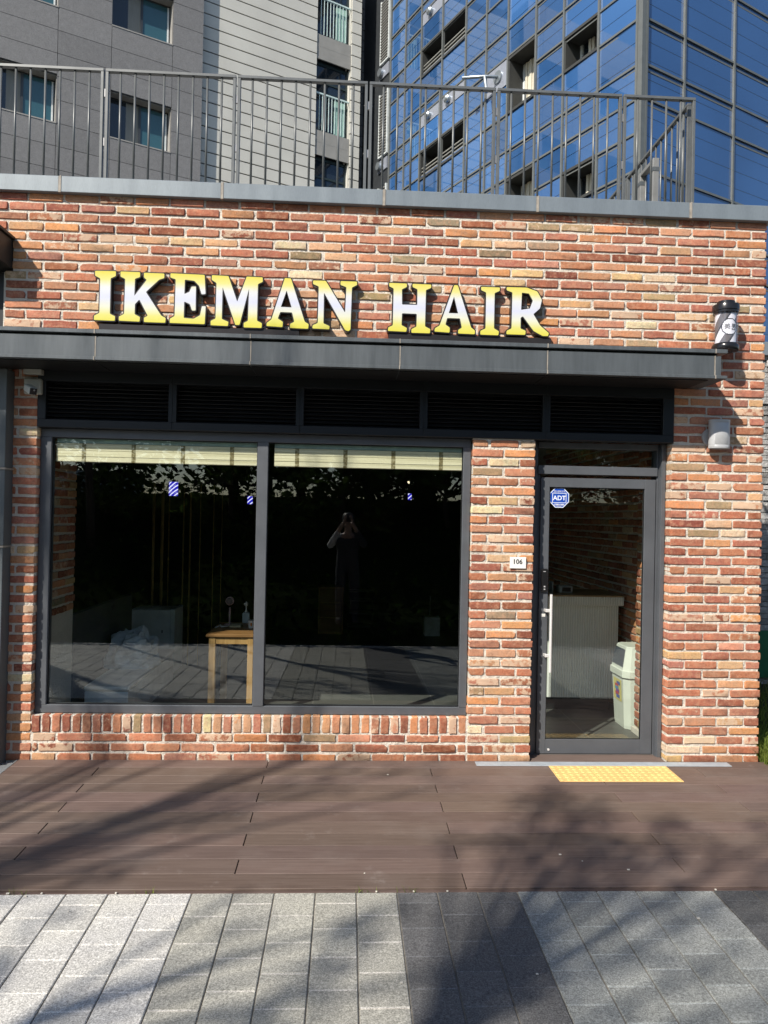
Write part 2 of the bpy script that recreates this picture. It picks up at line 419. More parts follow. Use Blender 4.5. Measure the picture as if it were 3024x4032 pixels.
# door frame + transom
df=MB()
df.box(DL+.003,1.490,.14,.26,0,2.456,bev=.002); df.box(1.490,1.514,.155,.25,0,2.2,bev=.001)
df.box(2.460,DR-.002,.085,.26,0,2.456,bev=.002); df.box(2.444,2.460,.14,.25,0,2.456,bev=.001); df.box(2.452,2.4605,.105,.14,0,2.2)
df.box(1.490,2.4445,.125,.25,2.205,2.272,bev=.002); df.box(1.490,2.4445,.125,.25,2.41,2.456,bev=.002)
dfr=df.build('door_frame',FRAME,shop)
p=MB(); p.add([(1.49,.16,2.272),(2.444,.16,2.272),(2.444,.16,2.41),(1.49,.16,2.41)],[(0,1,2,3)]); p.build('transom_pane',GLASS,dfr)
th=MB(); th.box(1.49,2.46,.13,.27,-.02,.008,bev=.002); th.build('threshold',simple('worn_threshold',(.10,.085,.075),.6,0,.2,12),dfr)
dl=MB()
dl.box(1.516,1.586,.135,.175,.012,2.178,bev=.002); dl.box(2.348,2.436,.135,.175,.012,2.178,bev=.002)
dl.box(1.5862,2.3478,.136,.174,.012,.124,bev=.002); dl.box(1.5862,2.3478,.136,.174,2.104,2.178,bev=.002)
door=dl.build('door',FRAME,shop)
p=MB(); p.add([(1.586,.155,.124),(2.348,.155,.124),(2.348,.155,2.104),(1.586,.155,2.104)],[(0,1,2,3)]); p.build('pane',GLASS,door)
gk=MB()
for q in ((1.586,1.592,.124,2.104),(2.342,2.348,.124,2.104)): gk.box(q[0],q[1],.146,.151,q[2],q[3])
gk.box(1.592,2.342,.146,.151,.124,.130); gk.box(1.592,2.342,.146,.151,2.098,2.104); gk.build('gasket',DARK,door)
STEEL=simple('brushed_steel',(.78,.77,.75),.38,.25,.05)
h=MB(); h.tube([(1.600,.085,.66),(1.600,.085,1.265)],.011,12)
h.box(1.556,1.606,.080,.100,1.125,1.150,bev=.003); h.box(1.556,1.606,.080,.100,.775,.80,bev=.003); h.box(1.556,1.578,.09,.136,1.128,1.147); h.box(1.556,1.578,.09,.136,.778,.797)
autosmooth(h.build('handle',STEEL,door))
lk=MB(); lk.box(1.526,1.578,.112,.136,1.282,1.462,bev=.006); lock=lk.build('digital_lock',DARK,door)
PM_=simple('pale_mark',(.5,.5,.5),.5)
for q_ in ((1.540,1.560,1.438,1.443),(1.546,1.558,1.318,1.328),(1.546,1.558,1.298,1.306)):
    ld=MB(); ld.box(q_[0],q_[1],.1105,.1125,q_[2],q_[3]); ld.build('keypad_mark',PM_,lock)
st=MB(); st.box(1.534,1.568,.1335,.1352,1.085,1.108); st.build('paper_label',WHITEP,door)
st=MB(); st.tube([(1.612,.138,.045),(1.612,.130,.045)],.009,12); st.build('floor_bolt',STEEL,door)
LETTERS = [('I',[[[-1.876,3.598],[-1.727,3.601],[-1.726,3.565],[-1.763,3.547],[-1.763,3.287],[-1.725,3.27],[-1.727,3.237],[-1.877,3.238],[-1.876,3.27],[-1.839,3.291],[-1.838,3.544],[-1.875,3.563]]]),('K',[[[-1.693,3.6],[-1.552,3.6],[-1.551,3.565],[-1.588,3.55],[-1.59,3.424],[-1.503,3.545],[-1.523,3.562],[-1.524,3.597],[-1.377,3.596],[-1.376,3.563],[-1.413,3.55],[-1.507,3.456],[-1.392,3.286],[-1.36,3.27],[-1.362,3.235],[-1.516,3.235],[-1.517,3.267],[-1.49,3.282],[-1.553,3.399],[-1.584,3.364],[-1.585,3.29],[-1.546,3.271],[-1.548,3.237],[-1.697,3.239],[-1.698,3.269],[-1.661,3.29],[-1.658,3.547],[-1.692,3.562]]]),('E',[[[-1.332,3.6],[-1.084,3.597],[-1.074,3.456],[-1.103,3.453],[-1.122,3.514],[-1.158,3.551],[-1.227,3.557],[-1.228,3.451],[-1.193,3.467],[-1.176,3.508],[-1.145,3.509],[-1.144,3.332],[-1.17,3.331],[-1.187,3.378],[-1.228,3.396],[-1.229,3.275],[-1.157,3.271],[-1.111,3.299],[-1.099,3.366],[-1.071,3.367],[-1.076,3.234],[-1.33,3.235],[-1.331,3.265],[-1.296,3.287],[-1.293,3.557],[-1.332,3.569]]]),('M',[[[-1.031,3.597],[-0.91,3.595],[-0.842,3.407],[-0.776,3.596],[-0.659,3.594],[-0.658,3.561],[-0.693,3.544],[-0.694,3.272],[-0.658,3.255],[-0.66,3.22],[-0.791,3.22],[-0.791,3.253],[-0.761,3.269],[-0.757,3.509],[-0.822,3.237],[-0.852,3.236],[-0.951,3.512],[-0.952,3.276],[-0.903,3.257],[-0.907,3.226],[-1.032,3.228],[-1.033,3.26],[-0.998,3.278],[-0.996,3.541],[-1.031,3.562]]]),('A',[[[-0.496,3.596],[-0.451,3.594],[-0.343,3.276],[-0.314,3.26],[-0.317,3.225],[-0.451,3.227],[-0.45,3.258],[-0.42,3.273],[-0.438,3.342],[-0.525,3.343],[-0.542,3.294],[-0.504,3.27],[-0.506,3.231],[-0.624,3.236],[-0.623,3.258],[-0.589,3.286]],[[-0.481,3.504],[-0.442,3.379],[-0.522,3.38]]]),('N',[[[-0.288,3.585],[-0.194,3.586],[-0.046,3.354],[-0.04,3.544],[-0.084,3.559],[-0.084,3.588],[0.038,3.588],[0.039,3.563],[0.001,3.543],[-0.004,3.23],[-0.018,3.216],[-0.043,3.224],[-0.205,3.497],[-0.205,3.269],[-0.159,3.25],[-0.161,3.226],[-0.286,3.229],[-0.284,3.253],[-0.247,3.27],[-0.245,3.542],[-0.288,3.559]]]),('H',[[[0.278,3.588],[0.41,3.587],[0.411,3.562],[0.374,3.543],[0.377,3.429],[0.491,3.43],[0.49,3.547],[0.453,3.563],[0.453,3.587],[0.593,3.586],[0.593,3.561],[0.554,3.544],[0.552,3.272],[0.593,3.252],[0.589,3.221],[0.451,3.221],[0.451,3.248],[0.488,3.268],[0.489,3.363],[0.378,3.364],[0.376,3.275],[0.417,3.255],[0.412,3.227],[0.275,3.229],[0.277,3.255],[0.311,3.272],[0.312,3.547],[0.279,3.562]]]),('A',[[[0.766,3.589],[0.793,3.588],[0.899,3.275],[0.929,3.253],[0.927,3.225],[0.802,3.227],[0.802,3.253],[0.829,3.271],[0.814,3.34],[0.717,3.34],[0.705,3.29],[0.738,3.269],[0.737,3.231],[0.624,3.236],[0.626,3.26],[0.661,3.282]],[[0.766,3.503],[0.799,3.377],[0.728,3.377]]]),('I',[[[0.969,3.583],[1.111,3.583],[1.11,3.557],[1.072,3.54],[1.072,3.274],[1.11,3.253],[1.106,3.223],[0.969,3.224],[0.97,3.253],[1.008,3.271],[1.008,3.542],[0.97,3.558]]]),('R',[[[1.162,3.588],[1.316,3.589],[1.396,3.563],[1.432,3.501],[1.418,3.436],[1.369,3.391],[1.422,3.307],[1.49,3.252],[1.484,3.229],[1.442,3.229],[1.373,3.264],[1.29,3.372],[1.273,3.362],[1.273,3.279],[1.313,3.264],[1.31,3.233],[1.167,3.233],[1.168,3.259],[1.205,3.278],[1.207,3.549],[1.163,3.564]],[[1.279,3.55],[1.333,3.545],[1.363,3.492],[1.342,3.432],[1.275,3.42]]])]
# ---------------------------------------------------------------- sign letters
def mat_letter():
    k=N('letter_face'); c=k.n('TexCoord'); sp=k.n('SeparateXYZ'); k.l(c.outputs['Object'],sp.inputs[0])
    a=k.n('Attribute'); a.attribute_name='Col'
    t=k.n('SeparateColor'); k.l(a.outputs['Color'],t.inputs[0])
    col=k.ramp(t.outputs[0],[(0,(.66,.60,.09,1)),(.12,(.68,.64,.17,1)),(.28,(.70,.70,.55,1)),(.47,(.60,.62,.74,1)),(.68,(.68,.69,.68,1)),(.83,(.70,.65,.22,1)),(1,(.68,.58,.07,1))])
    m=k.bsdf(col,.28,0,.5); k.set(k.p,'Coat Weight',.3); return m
LFACE=mat_letter(); LRIM=simple('letter_rim_bronze',(.030,.026,.026),.35,.3,.1); LSIDE=simple('letter_return_bronze',(.055,.045,.04),.45,.4,.2)
def rounded(poly, r, n=4):
    out=[]; m=len(poly)
    for i in range(m):
        p0=Vector(poly[i-1]);p=Vector(poly[i]);p1=Vector(poly[(i+1)%m])
        d0=(p0-p);d1=(p1-p); rr=min(r,d0.length*.45,d1.length*.45); a=p+d0.normalized()*rr; b=p+d1.normalized()*rr
        for k in range(n+1):
            t=k/n; out.append(tuple((1-t)**2*a+2*t*(1-t)*p+t*t*b))
    return out
def curve_solid(polys, y0, y1, off, name, mat, parent, grad=None):
    """extrude XZ outlines (first outer, rest holes) from y0 to y1, grown by off"""
    c=bpy.data.curves.new(name,'CURVE'); c.dimensions='2D'; c.fill_mode='BOTH'; c.extrude=abs(y1-y0)/2; c.offset=off
    for q in polys:
        sp=c.splines.new('POLY'); sp.points.add(len(q)-1)
        for pt,(x,z) in zip(sp.points,q): pt.co=(x,z,0,1)
        sp.use_cyclic_u=True
    o=bpy.data.objects.new(name,c); S.collection.objects.link(o)
    dg=bpy.context.evaluated_depsgraph_get(); dg.update()
    me=bpy.data.meshes.new_from_object(o.evaluated_get(dg)); bpy.data.objects.remove(o)
    mb=MB(); ym=(y0+y1)/2
    for p in me.polygons:
        pv=[me.vertices[i].co for i in p.vertices]
        b=len(mb.v)
        mb.v += [(v.x, ym-v.z, v.y) for v in pv]; mb.face(range(b,b+len(pv)))
    ob=mb.build(name,mat,parent)
    me2=ob.data
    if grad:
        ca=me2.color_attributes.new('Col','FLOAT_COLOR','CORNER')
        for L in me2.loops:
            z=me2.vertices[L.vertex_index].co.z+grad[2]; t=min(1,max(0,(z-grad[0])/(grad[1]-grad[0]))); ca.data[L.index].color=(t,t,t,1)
    bpy.data.curves.remove(c); bpy.data.meshes.remove(me)
    return ob
sign=thing('shop_sign','row of bulky yellow and white serif letters reading IKEMAN HAIR standing above the canopy','sign',(0,0,3.1))
for ch,polys in LETTERS:
    KF=1.0077; polys=[[(x*KF,1.8426+(z-1.8426)*KF) for x,z in q] for q in polys]
    P=[rounded(q, .007 if i==0 else .004) for i,q in enumerate(polys)]
    zs=[p[1] for p in P[0]]; z0,z1=min(zs),max(zs)
    if ch!='N': z0,z1=3.248,3.613
    else: z0,z1=3.231,3.613
    # thin horizontal strips keep the printed gradient smooth: subdivide by adding collinear points
    def dens(q):
        out=[]
        for a,b in zip(q,q[1:]+q[:1]):
            n=max(1,int(math.dist(a,b)/.02))
            out += [(a[0]+(b[0]-a[0])*i/n, a[1]+(b[1]-a[1])*i/n) for i in range(n)]
        return out
    body=curve_solid(P,-.059,-.012,0,'letter',LSIDE,sign)
    rim=MB()
    for pi,q in enumerate(P):
        ar=sum(q[i-1][0]*q[i][1]-q[i][0]*q[i-1][1] for i in range(len(q))); sg=(1 if ar>0 else -1)*(1 if pi==0 else -1); n=len(q); out=[]; W_=.0085 if pi==0 else .005
        q=[p for i,p in enumerate(q) if math.dist(p,q[i-1])>1e-5]; n=len(q)
        for i in range(n):
            e0=(Vector(q[i])-Vector(q[i-1])).normalized(); e1=(Vector(q[(i+1)%n])-Vector(q[i])).normalized(); n0=Vector((e0.y,-e0.x)); n1=Vector((e1.y,-e1.x)); nn=(n0+n1); nn=nn.normalized() if nn.length>1e-4 else n0
            out.append(Vector(q[i])+nn*sg*W_/max(.6,nn.dot(n0)))
        base=len(rim.v); rim.v+=[(x,-.0610,z) for x,z in q]+[(p.x,-.0605,p.y) for p in out]+[(p.x,-.010,p.y) for p in out]
        for i in range(n):
            j=(i+1)%n; rim.face((base+i,base+j,base+n+j,base+n+i)); rim.face((base+n+i,base+n+j,base+2*n+j,base+2*n+i))
    rim.build('rim',LRIM,body)
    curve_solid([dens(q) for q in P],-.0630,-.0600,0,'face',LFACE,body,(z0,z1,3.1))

for q_ in ((-1.86,-.385),(.285,1.525)):
    b=MB(); b.box(q_[0],q_[1],-.050,-.012,3.13,3.228,bev=.003); b.build('mounting_rail',LRIM,sign)
# ---------------------------------------------------------------- things on the facade
t=thing('number_plate','small white plate with the number 106 fixed to the brick pillar','number plate',(1.309,0,1.512))
b=MB(); b.box(1.247,1.371,-.020,-.005,1.469,1.556,bev=.002); b.build('plate',simple('white_plate',(.80,.79,.76),.35,0,.03),t)
b=MB(); put_text(b,'106',.05,1.309,-.0208,1.522,fit=.066,font='bold'); b.build('number',DARK,t)
# octagonal security sticker
t=thing('security_sticker','blue octagonal security sticker with white lettering at the top left of the door glass','sticker',(1.663,.15,2.025))
BL=simple('sticker_blue',(.012,.07,.42),.35,0,.05); WH=simple('sticker_white',(.72,.78,.90),.35,0,.03)
def octo(r,y,mb): mb.add([(1.668+r*math.cos(math.pi/8+k*math.pi/4)*1.0,y,2.022+r*math.sin(math.pi/8+k*math.pi/4)*1.02) for k in range(8)]+[(1.668+r*math.cos(math.pi/8+k*math.pi/4),y+.0006,2.022+r*math.sin(math.pi/8+k*math.pi/4)*1.02) for k in range(8)],[tuple(range(8))]+[((k+1)%8,k,8+k,8+(k+1)%8) for k in range(8)])
b=MB(); octo(.084,.1525,b); b.build('border',WH,t)
b=MB(); octo(.077,.1518,b); b.build('field',BL,t)
b=MB()
for q in ((1.612,1.724,2.055,2.059),(1.612,1.724,1.980,1.984),(1.612,1.616,1.984,2.055),(1.720,1.724,1.984,2.055)): b.box(q[0],q[1],.1508,.1514,q[2],q[3])
put_text(b,'ADT',.07,1.668,.1505,2.0195,font='bold',fit=.103)
put_text(b,'캡스경비구역',.02,1.668,.1505,2.071,fit=.088); put_text(b,'1588-6400',.02,1.668,.1505,1.967,font='bold',fit=.078); put_text(b,'caps.co.kr',.01,1.668,.1505,1.953,fit=.036)
b.build('lettering',simple('sticker_lettering',(.85,.87,.92),.35,0,.02),t)
# barber pole
t=thing('barber_pole','black and white cylindrical barber light with two dark characters, above the canopy end','barber light',(2.843,0,3.17))
bx,by=2.843,-.125
b=MB(); b.lathe(bx,by,[(.058,3.530),(.064,3.527),(.066,3.507),(.094,3.500),(.097,3.494),(.097,3.455),(.092,3.452),(.092,3.437),(.088,3.432)][::-1]); autosmooth(b.build('top_cap',BLACKM,t))
b=MB(); b.lathe(bx,by,[(.055,3.143),(.060,3.146),(.094,3.152),(.098,3.158),(.098,3.188),(.094,3.195),(.088,3.205)]); autosmooth(b.build('bottom_cap',BLACKM,t))
for z_ in (3.16,3.47):
    b=MB(); b.box(bx-.035,bx+.035,by+.05,-.006,z_,z_+.035,bev=.003); b.build('bracket',BLACKM,t)
def mat_barber():
    k=N('barber_print'); a=attr_col(k); m=k.bsdf(a.outputs['Color'],.25,0,.5); return m
b=MB(); R=.076; nA,nZ=120,60
for i in range(nA):
    for j in range(nZ):
        a0=2*math.pi*i/nA; a1=2*math.pi*(i+1)/nA; z0=3.20+.236*j/nZ; z1=3.20+.236*(j+1)/nZ
        am=(a0+a1)/2; zm=(z0+z1)/2; s=(am+math.pi/2); s=(s+math.pi)%(2*math.pi)-math.pi; sx=R*s+.004
        d=math.hypot(sx,(zm-3.322)); band=((zm-3.322)-sx*1.45+.10)%.20
        if d<.056: c=(.82,.82,.84,1)
        elif d<.064 : c=(.06,.06,.065,1)
        elif band>.10 and not band>.19: c=(.80,.80,.82,1)
        elif band>.19 or band<.012: c=(.06,.06,.065,1)
        else: c=(.16,.15,.15,1)
        b.col=c
        P=lambda aa,zz:(bx+R*math.cos(aa),by+R*math.sin(aa),zz)
        b.add([P(a0,z0),P(a1,z0),P(a1,z1),P(a0,z1)],[(0,1,2,3)])
b.build('printed_cylinder',mat_barber(),t,smooth=True)
b=MB(); bend=lambda p:(bx+(R+.0012-p[1])*math.sin((p[0])/R), by-(R+.0012-p[1])*math.cos(p[0]/R), p[2])
put_text(b,'美',.044,-.025,0,3.325,fn=bend); put_text(b,'男',.044,.024,0,3.325,fn=bend)
put_text(b,'IKEMAN',.008,.024,0,3.300,fn=bend,fit=.032)
b.build('characters',DARK,t)
b=MB(); n=40
for k in range(n):
    a0,a1=2*math.pi*k/n,2*math.pi*(k+1)/n; P=lambda a,z:(bx+.088*math.cos(a),by+.088*math.sin(a),z)
    b.add([P(a0,3.204),P(a1,3.204),P(a1,3.433),P(a0,3.433)],[(0,1,2,3)])
b.build('clear_tube',glass('clear_acrylic',(.93,.93,.96,1),.9),t,smooth=True)
# wall lamp
t=thing('wall_lamp','grey cylindrical down light on a round mount on the right brick pillar','wall lamp',(2.82,0,2.5))
LG=simple('lamp_grey',(.42,.43,.44),.42,.1,.04,30)
lx,ly=2.842,-.058
b=MB(); b.lathe(lx,ly,[(.066,2.440),(.0805,2.418),(.082,2.420),(.082,2.441),(.0805,2.4425),(.0805,2.447),(.082,2.4485),(.082,2.610),(.0805,2.6115),(.0805,2.616),(.082,2.6175),(.082,2.634),(.082,2.638),(.02,2.638)],40,M=lambda p:(p[0],ly+(p[1]-ly)*.62,p[2])); autosmooth(b.build('lamp_body',LG,t))
b=MB(); b.tube([(2.800,-.004,2.51),(2.800,-.018,2.51)],[.070,.066],32); b.tube([(2.803,-.015,2.51),(2.812,-.05,2.51)],.03,16); autosmooth(b.build('mount',LG,t))
# security camera
t=thing('security_camera','small white security camera with black lens under the left end of the canopy','security camera',(-2.325,0,2.75))
CW=simple('camera_white',(.42,.42,.37),.45,0,.05)
b=MB(); b.box(-2.392,-2.266,-.05,-.006,2.693,2.808,bev=.008); b.build('junction_box',CW,t)
d=Vector((.60,-.62,-.34)).normalized(); c0=Vector((-2.352,-.075,2.738))
R=d.to_track_quat('Z','Y').to_matrix().to_4x4(); R.translation=c0
b=MB(); b.box(-.028,.028,-.026,.026,0,.115,M=R,bev=.008); b.build('camera_body',simple('camera_shell',(.55,.57,.54),.4),t)
b=MB(); b.box(-.025,.025,-.023,.023,.1145,.1175,M=R,bev=.002); ln=b.build('lens_glass',BLACKM,t)
b=MB(); b.tube([R@Vector((.004,.010,.1175)),R@Vector((.004,.010,.1195))],.006,12); b.build('lens',GALV,ln)
b=MB(); b.tube([(-2.345,-.03,2.695),(-2.335,-.035,2.68),(-2.318,-.035,2.682),(-2.31,-.03,2.70)],.004,8); b.build('cable',CW,t)
b=MB(); b.box(-2.392,-2.262,-.06,-.006,2.838,2.876,bev=.003); tag(b.build('mounting_plate',CW),'plain pale plate tucked under the canopy above the security camera','mounting plate')

# railing on the roof edge
rail=thing('roof_railing','grey steel railing of upright bars running along the parapet of the brick shop','railing',(0,.05,4.31))
RB,RT=4.311,5.17
def panel(a,b,n,ax='x',c=.05):
    P=MB(); 
    def bx_(x0,x1,y0,y1,z0,z1,bev=.002):
        if ax=='x': P.box(x0,x1,y0,y1,z0,z1,bev=bev)
        else: P.box(c+ (y0-c),c+(y1-c),x0,x1,z0,z1,bev=bev)
    bx_(a,b,c-.018,c+.018,RT-.022,RT)
    bx_(a,a+.022,c-.016,c+.016,RB,RT-.0215); bx_(b-.022,b,c-.016,c+.016,RB,RT-.0215)
    f=P.build('rail_panel',RAILM,rail)
    for i in range(n):
        x=a+(b-a)*(i+1)/(n+1); q=MB()
        if ax=='x': q.tube([(x,c,RB),(x,c,RT-.022)],.0086,8)
        else: q.tube([(c,x,RB),(c,x,RT-.022)],.0086,8)
        q.build('baluster',RAILM,f,smooth=True)
    return f
ps=[-3.86,-2.875,-1.886,-.901,.099,1.088,2.079,2.665]
for i,(a,b) in enumerate(zip(ps,ps[1:])): panel(a+.007,b-.007,8 if b<2.5 else 4)
panel(.11,1.38,11,'y',2.645); panel(1.40,2.65,10,'y',2.645)
BOLT=simple('bolt_steel',(.35,.34,.33),.35,.6)
for x in ps[1:-1]:
    for z in (4.62,4.99):
        bt=MB(); bt.tube([(x-.034,.05,z),(x+.034,.05,z)],.005,8); bt.box(x-.0065,x+.0065,.042,.058,z-.03,z+.03); bt.build('bolt',BOLT,rail)
gt=MB()
for y in (.72,1.0): gt.box(2.60,2.655,y-.028,y+.028,4.31,5.02,bev=.003)
gt.box(2.60,2.655,.745,.975,4.985,5.02,bev=.003); g_=gt.build('gate_post',simple('post_grey',(.26,.26,.25),.4,.3),rail)
for y in (.72,1.0):
    gt=MB(); gt.box(2.597,2.658,y-.031,y+.031,4.905,4.94); gt.build('clamp',FASCIA,g_)
# neighbour
t=thing('neighbour_shopfront','dark grey metal shopfront of the next unit at the left edge','shopfront',(-3.3,.1,0))
b=MB(); b.box(-4.2,-2.478,-.125,.2,-.1,1.565,bev=.003); b.box(-4.2,-2.475,-.128,.2,1.58,2.13,bev=.003); b.box(-4.2,-2.478,-.125,.2,2.145,2.86,bev=.003); b.build('cladding',simple('dull_grey_cladding',(.10,.115,.12),.5,.1,.15,2,.05,(3,1,.5)),t)
b=MB(); b.box(-4.2,-2.474,-.132,.2,1.566,1.579); b.box(-4.2,-2.468,-.136,.2,2.131,2.144); b.build('joint_strip',SEAM,t)
b=MB(); b.box(-4.2,-2.66,.10,.2,3.10,3.61); b.box(-2.66,-2.585,.04,.2,3.10,3.61,bev=.003); b.build('upper_window_frame',SOFFIT,t)
t=thing('neighbour_sign_box','black projecting metal box on the brick wall at the left edge','sign box',(-3.3,0,3.7))
b=MB(); b.box(-4.2,-2.515,-.225,.10,3.628,3.835,bev=.002); b.build('box_body',simple('black_sheet',(.028,.027,.024),.5,.1,.2),t)
b=MB(); b.box(-4.2,-2.497,-.240,.0,3.838,3.860,bev=.002); b.build('lid',SOFFIT,t)
# grass tuft / drain handled below; blinds
def mat_bamboo():
    k=N('bamboo_blind'); v=k.coord((1,1,1)); sp=k.n('SeparateXYZ'); k.l(v,sp.inputs[0])
    v2=k.coord((.6,.6,170)); n=k.noise(v2,1,2,.5); c=k.ramp(n,[(.3,(.50,.45,.30,1)),(.5,(.70,.64,.47,1)),(.72,(.86,.80,.64,1))])
    n2=k.noise(k.coord((40,1,55)),1,2)
    xx=k.math('MODULO',k.math('ADD',sp.outputs[0],10.0),.37); bnd=k.math('COMPARE',xx,.2,.016)
    wv=k.math('MULTIPLY',bnd,k.ramp(n2,[(.3,g(.5)),(.55,g(1))]))
    c=k.mix(wv,c,(.20,.16,.08,1)); return k.bsdf(c,.7,0,.3,n,.4,.004)
BAM=mat_bamboo()
for a,b_,lab in ((-2.20,-.695,'rolled bamboo blind along the top of the left window pane'),(-.565,.88,'rolled bamboo blind along the top of the right window pane')):
    t=thing('window_blind',lab,'blind',((a+b_)/2,.2,2.2),'bamboo blinds in the shop window')
    b=MB(); prof=[(.102,2.212),(.097,2.216),(.099,2.250),(.095,2.254),(.098,2.295),(.095,2.299),(.098,2.352),(.128,2.354),(.128,2.212)]
    for (y0,z0),(y1,z1) in zip(prof,prof[1:]+prof[:1]): b.add([(a,y0,z0),(b_,y0,z0),(b_,y1,z1),(a,y1,z1)],[(0,1,2,3)])
    b.add([(a,y,z) for y,z in prof],[tuple(range(len(prof)))]); b.add([(b_,y,z) for y,z in prof],[tuple(range(len(prof)))[::-1]])
    b.build('slats',BAM,t)
    b=MB(); b.box(a,b_,.103,.125,2.355,2.391); b.build('shaded_blind_top',simple('teal_blind_shade',(.30,.40,.38),.5,0,.2,9),t)  # shaded top of the blind, the shade put into its teal colour
# ---------------------------------------------------------------- ground
SLP=.0268
def slope(p): return (p[0],p[1],p[2]+SLP*p[1])
def mat_wpc():
    k=N('deck_composite'); a=attr_col(k); v=k.coord((.8,34,1)); n1=k.noise(v,3.0,7,.75); v2=k.coord(); n2=k.noise(v2,2.2,4,.6); n3=k.noise(v2,140,2)
    c=k.ramp(n1,[(.28,(.082,.056,.045,1)),(.5,(.130,.092,.076,1)),(.72,(.174,.127,.106,1))]); c=k.mix(1,c,a.outputs['Color'],'MULTIPLY')
    c=k.mix(k.math('MULTIPLY',k.ramp(n2,[(.5,g(0)),(.75,g(1))]),.35),c,(.20,.165,.145,1))
    n4=k.noise(v2,7,5,.7); c=k.mix(k.math('MULTIPLY',k.ramp(n4,[(.62,g(0)),(.72,g(1))]),.28),c,(.26,.22,.20,1))
    return k.bsdf(c,.62,0,.35,n1,.25,.004)
deck=MB(); rg=random.Random(5); row=0; Y=.14; E0,E1=-2.95,-2.95
ev=[-5.36,-2.95,-.55,1.865,4.27]; od=[-4.2,-1.75,.65,2.66,5.0]
yb=[.14,-.003,-.154,-.31,-.457,-.603,-.755,-.905,-1.053,-1.200,-1.351,-1.505,-1.660,-1.812]
for i,(y1,y0) in enumerate(zip(yb,yb[1:])):
    cuts=[-2.385]+[x for x in (ev if i%2==1 else od) if -2.3<x<3.4]+[3.42]
    if i==0:
        cuts=[1.44,2.49]
    for a,b in zip(cuts,cuts[1:]):
        t=rg.uniform(.88,1.12); deck.col=(t,t*rg.uniform(.97,1.02),t*rg.uniform(.95,1.03),1)
        deck.box(a+.0026,b-.0026,y0+.0022,y1-.0022,-.022,0+rg.gauss(0,.0006),M=slope,bev=.0022)
deck.col=(.75,.7,.7,1); deck.box(-2.385,3.42,-1.838,-1.8155,-.12,-.006,M=slope,bev=.002)
o=deck.build('deck',mat_wpc(),None,kind='structure'); o['label']='dark brown composite plank deck in front of the shop'
b=MB(); b.box(-2.38,3.4,-1.81,.0,-.16,-.03,M=slope); o=b.build('deck_substructure',SOFFIT,None,kind='structure')
def mat_paver():
    k=N('granite_paver'); a=attr_col(k); v=k.coord(); n1=k.noise(v,150,2,.8); n2=k.noise(v,3,4,.6); n3=k.noise(v,60,3,.8)
    c=k.mix(1,a.outputs['Color'],k.ramp(n1,[(.34,g(.55)),(.5,g(.97)),(.66,g(1.42))]),'MULTIPLY')
    c=k.mix(1,c,k.ramp(n3,[(.3,g(.72)),(.7,g(1.22))]),'MULTIPLY'); c=k.mix(1,c,k.ramp(n2,[(.3,(.90,.90,.92,1)),(.7,(1.08,1.07,1.04,1))]),'MULTIPLY')
    return k.bsdf(c,.85,0,.3,k.math('ADD',n1,n3),.35,.004)
pv=MB(); PX=.2045
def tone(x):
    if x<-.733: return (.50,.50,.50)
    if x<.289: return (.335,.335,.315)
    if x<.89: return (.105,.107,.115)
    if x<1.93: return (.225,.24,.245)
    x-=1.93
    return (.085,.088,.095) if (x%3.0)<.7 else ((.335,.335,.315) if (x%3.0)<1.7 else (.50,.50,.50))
for i in range(-34,36):
    x0=-.733+PX*i; off=0 if i%2 else .105
    y=-1.846
    ys=[-1.846]; yy=-1.946-off if True else 0
    while yy>-5.35: ys.append(yy); yy-=.2105
    ys.append(-5.40)
    for y1,y0 in zip(ys,ys[1:]):
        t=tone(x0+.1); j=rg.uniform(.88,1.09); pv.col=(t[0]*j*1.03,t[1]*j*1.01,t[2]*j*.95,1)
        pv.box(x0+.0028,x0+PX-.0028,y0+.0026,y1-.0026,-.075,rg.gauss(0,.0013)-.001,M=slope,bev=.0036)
        if y0>-5.3 and abs(x0)<4: pv.col=((.72,.70,.65,1) if t[0]>.4 else (.52,.50,.46,1) if t[0]>.3 else (t[0]*1.35,t[1]*1.35,t[2]*1.3,1)); pv.box(x0+.006,x0+PX-.006,y0-.0042,y0+.0042,-.02,-.0012,M=slope)
o=pv.build('pavement',mat_paver(),None,kind='structure'); o['label']='granite pavers laid in white, grey and dark bands'
SAND=simple('jointing_sand',(.17,.155,.13),.95,0,.3,60)
b=MB(); b.box(-7.8,6.6,-5.40,-1.843,-.12,-.0075,M=slope); b.build('paver_bedding',SAND,None,kind='structure')
DIRT=simple('soil',(.05,.045,.035),.95,0,.35,3,.4,fine=40,spec=0)
b=MB(); n=60
b.add([(-400,-400,-.35),(400,-400,-.35),(400,400,-.35),(-400,400,-.35)],[(0,1,2,3)]); b.build('ground',DIRT,None,kind='structure')
b=MB(); b.box(-8,6.8,-1.843,.3,-.34,-.165,M=slope); b.build('base_ground',DIRT,None,kind='structure')
# drain at the left end of the deck
b=MB()
for i in range(26): b.box(-2.78,-2.39,-1.2+i*.045,-1.175+i*.045,-.025,-.008,M=slope)
b.box(-2.80,-2.78,-1.25,.0,-.03,-.004,M=slope); b.box(-2.395,-2.387,-1.8,.0,-.03,-.001,M=slope)
tag(b.build('drain_grate',GALV),'slatted drain grate beside the left end of the brown deck','drain grate')
b=MB(); b.box(-7.8,-2.80,-1.843,0,-.12,-.01,M=slope); b.build('side_pavement',SAND,None,kind='structure')
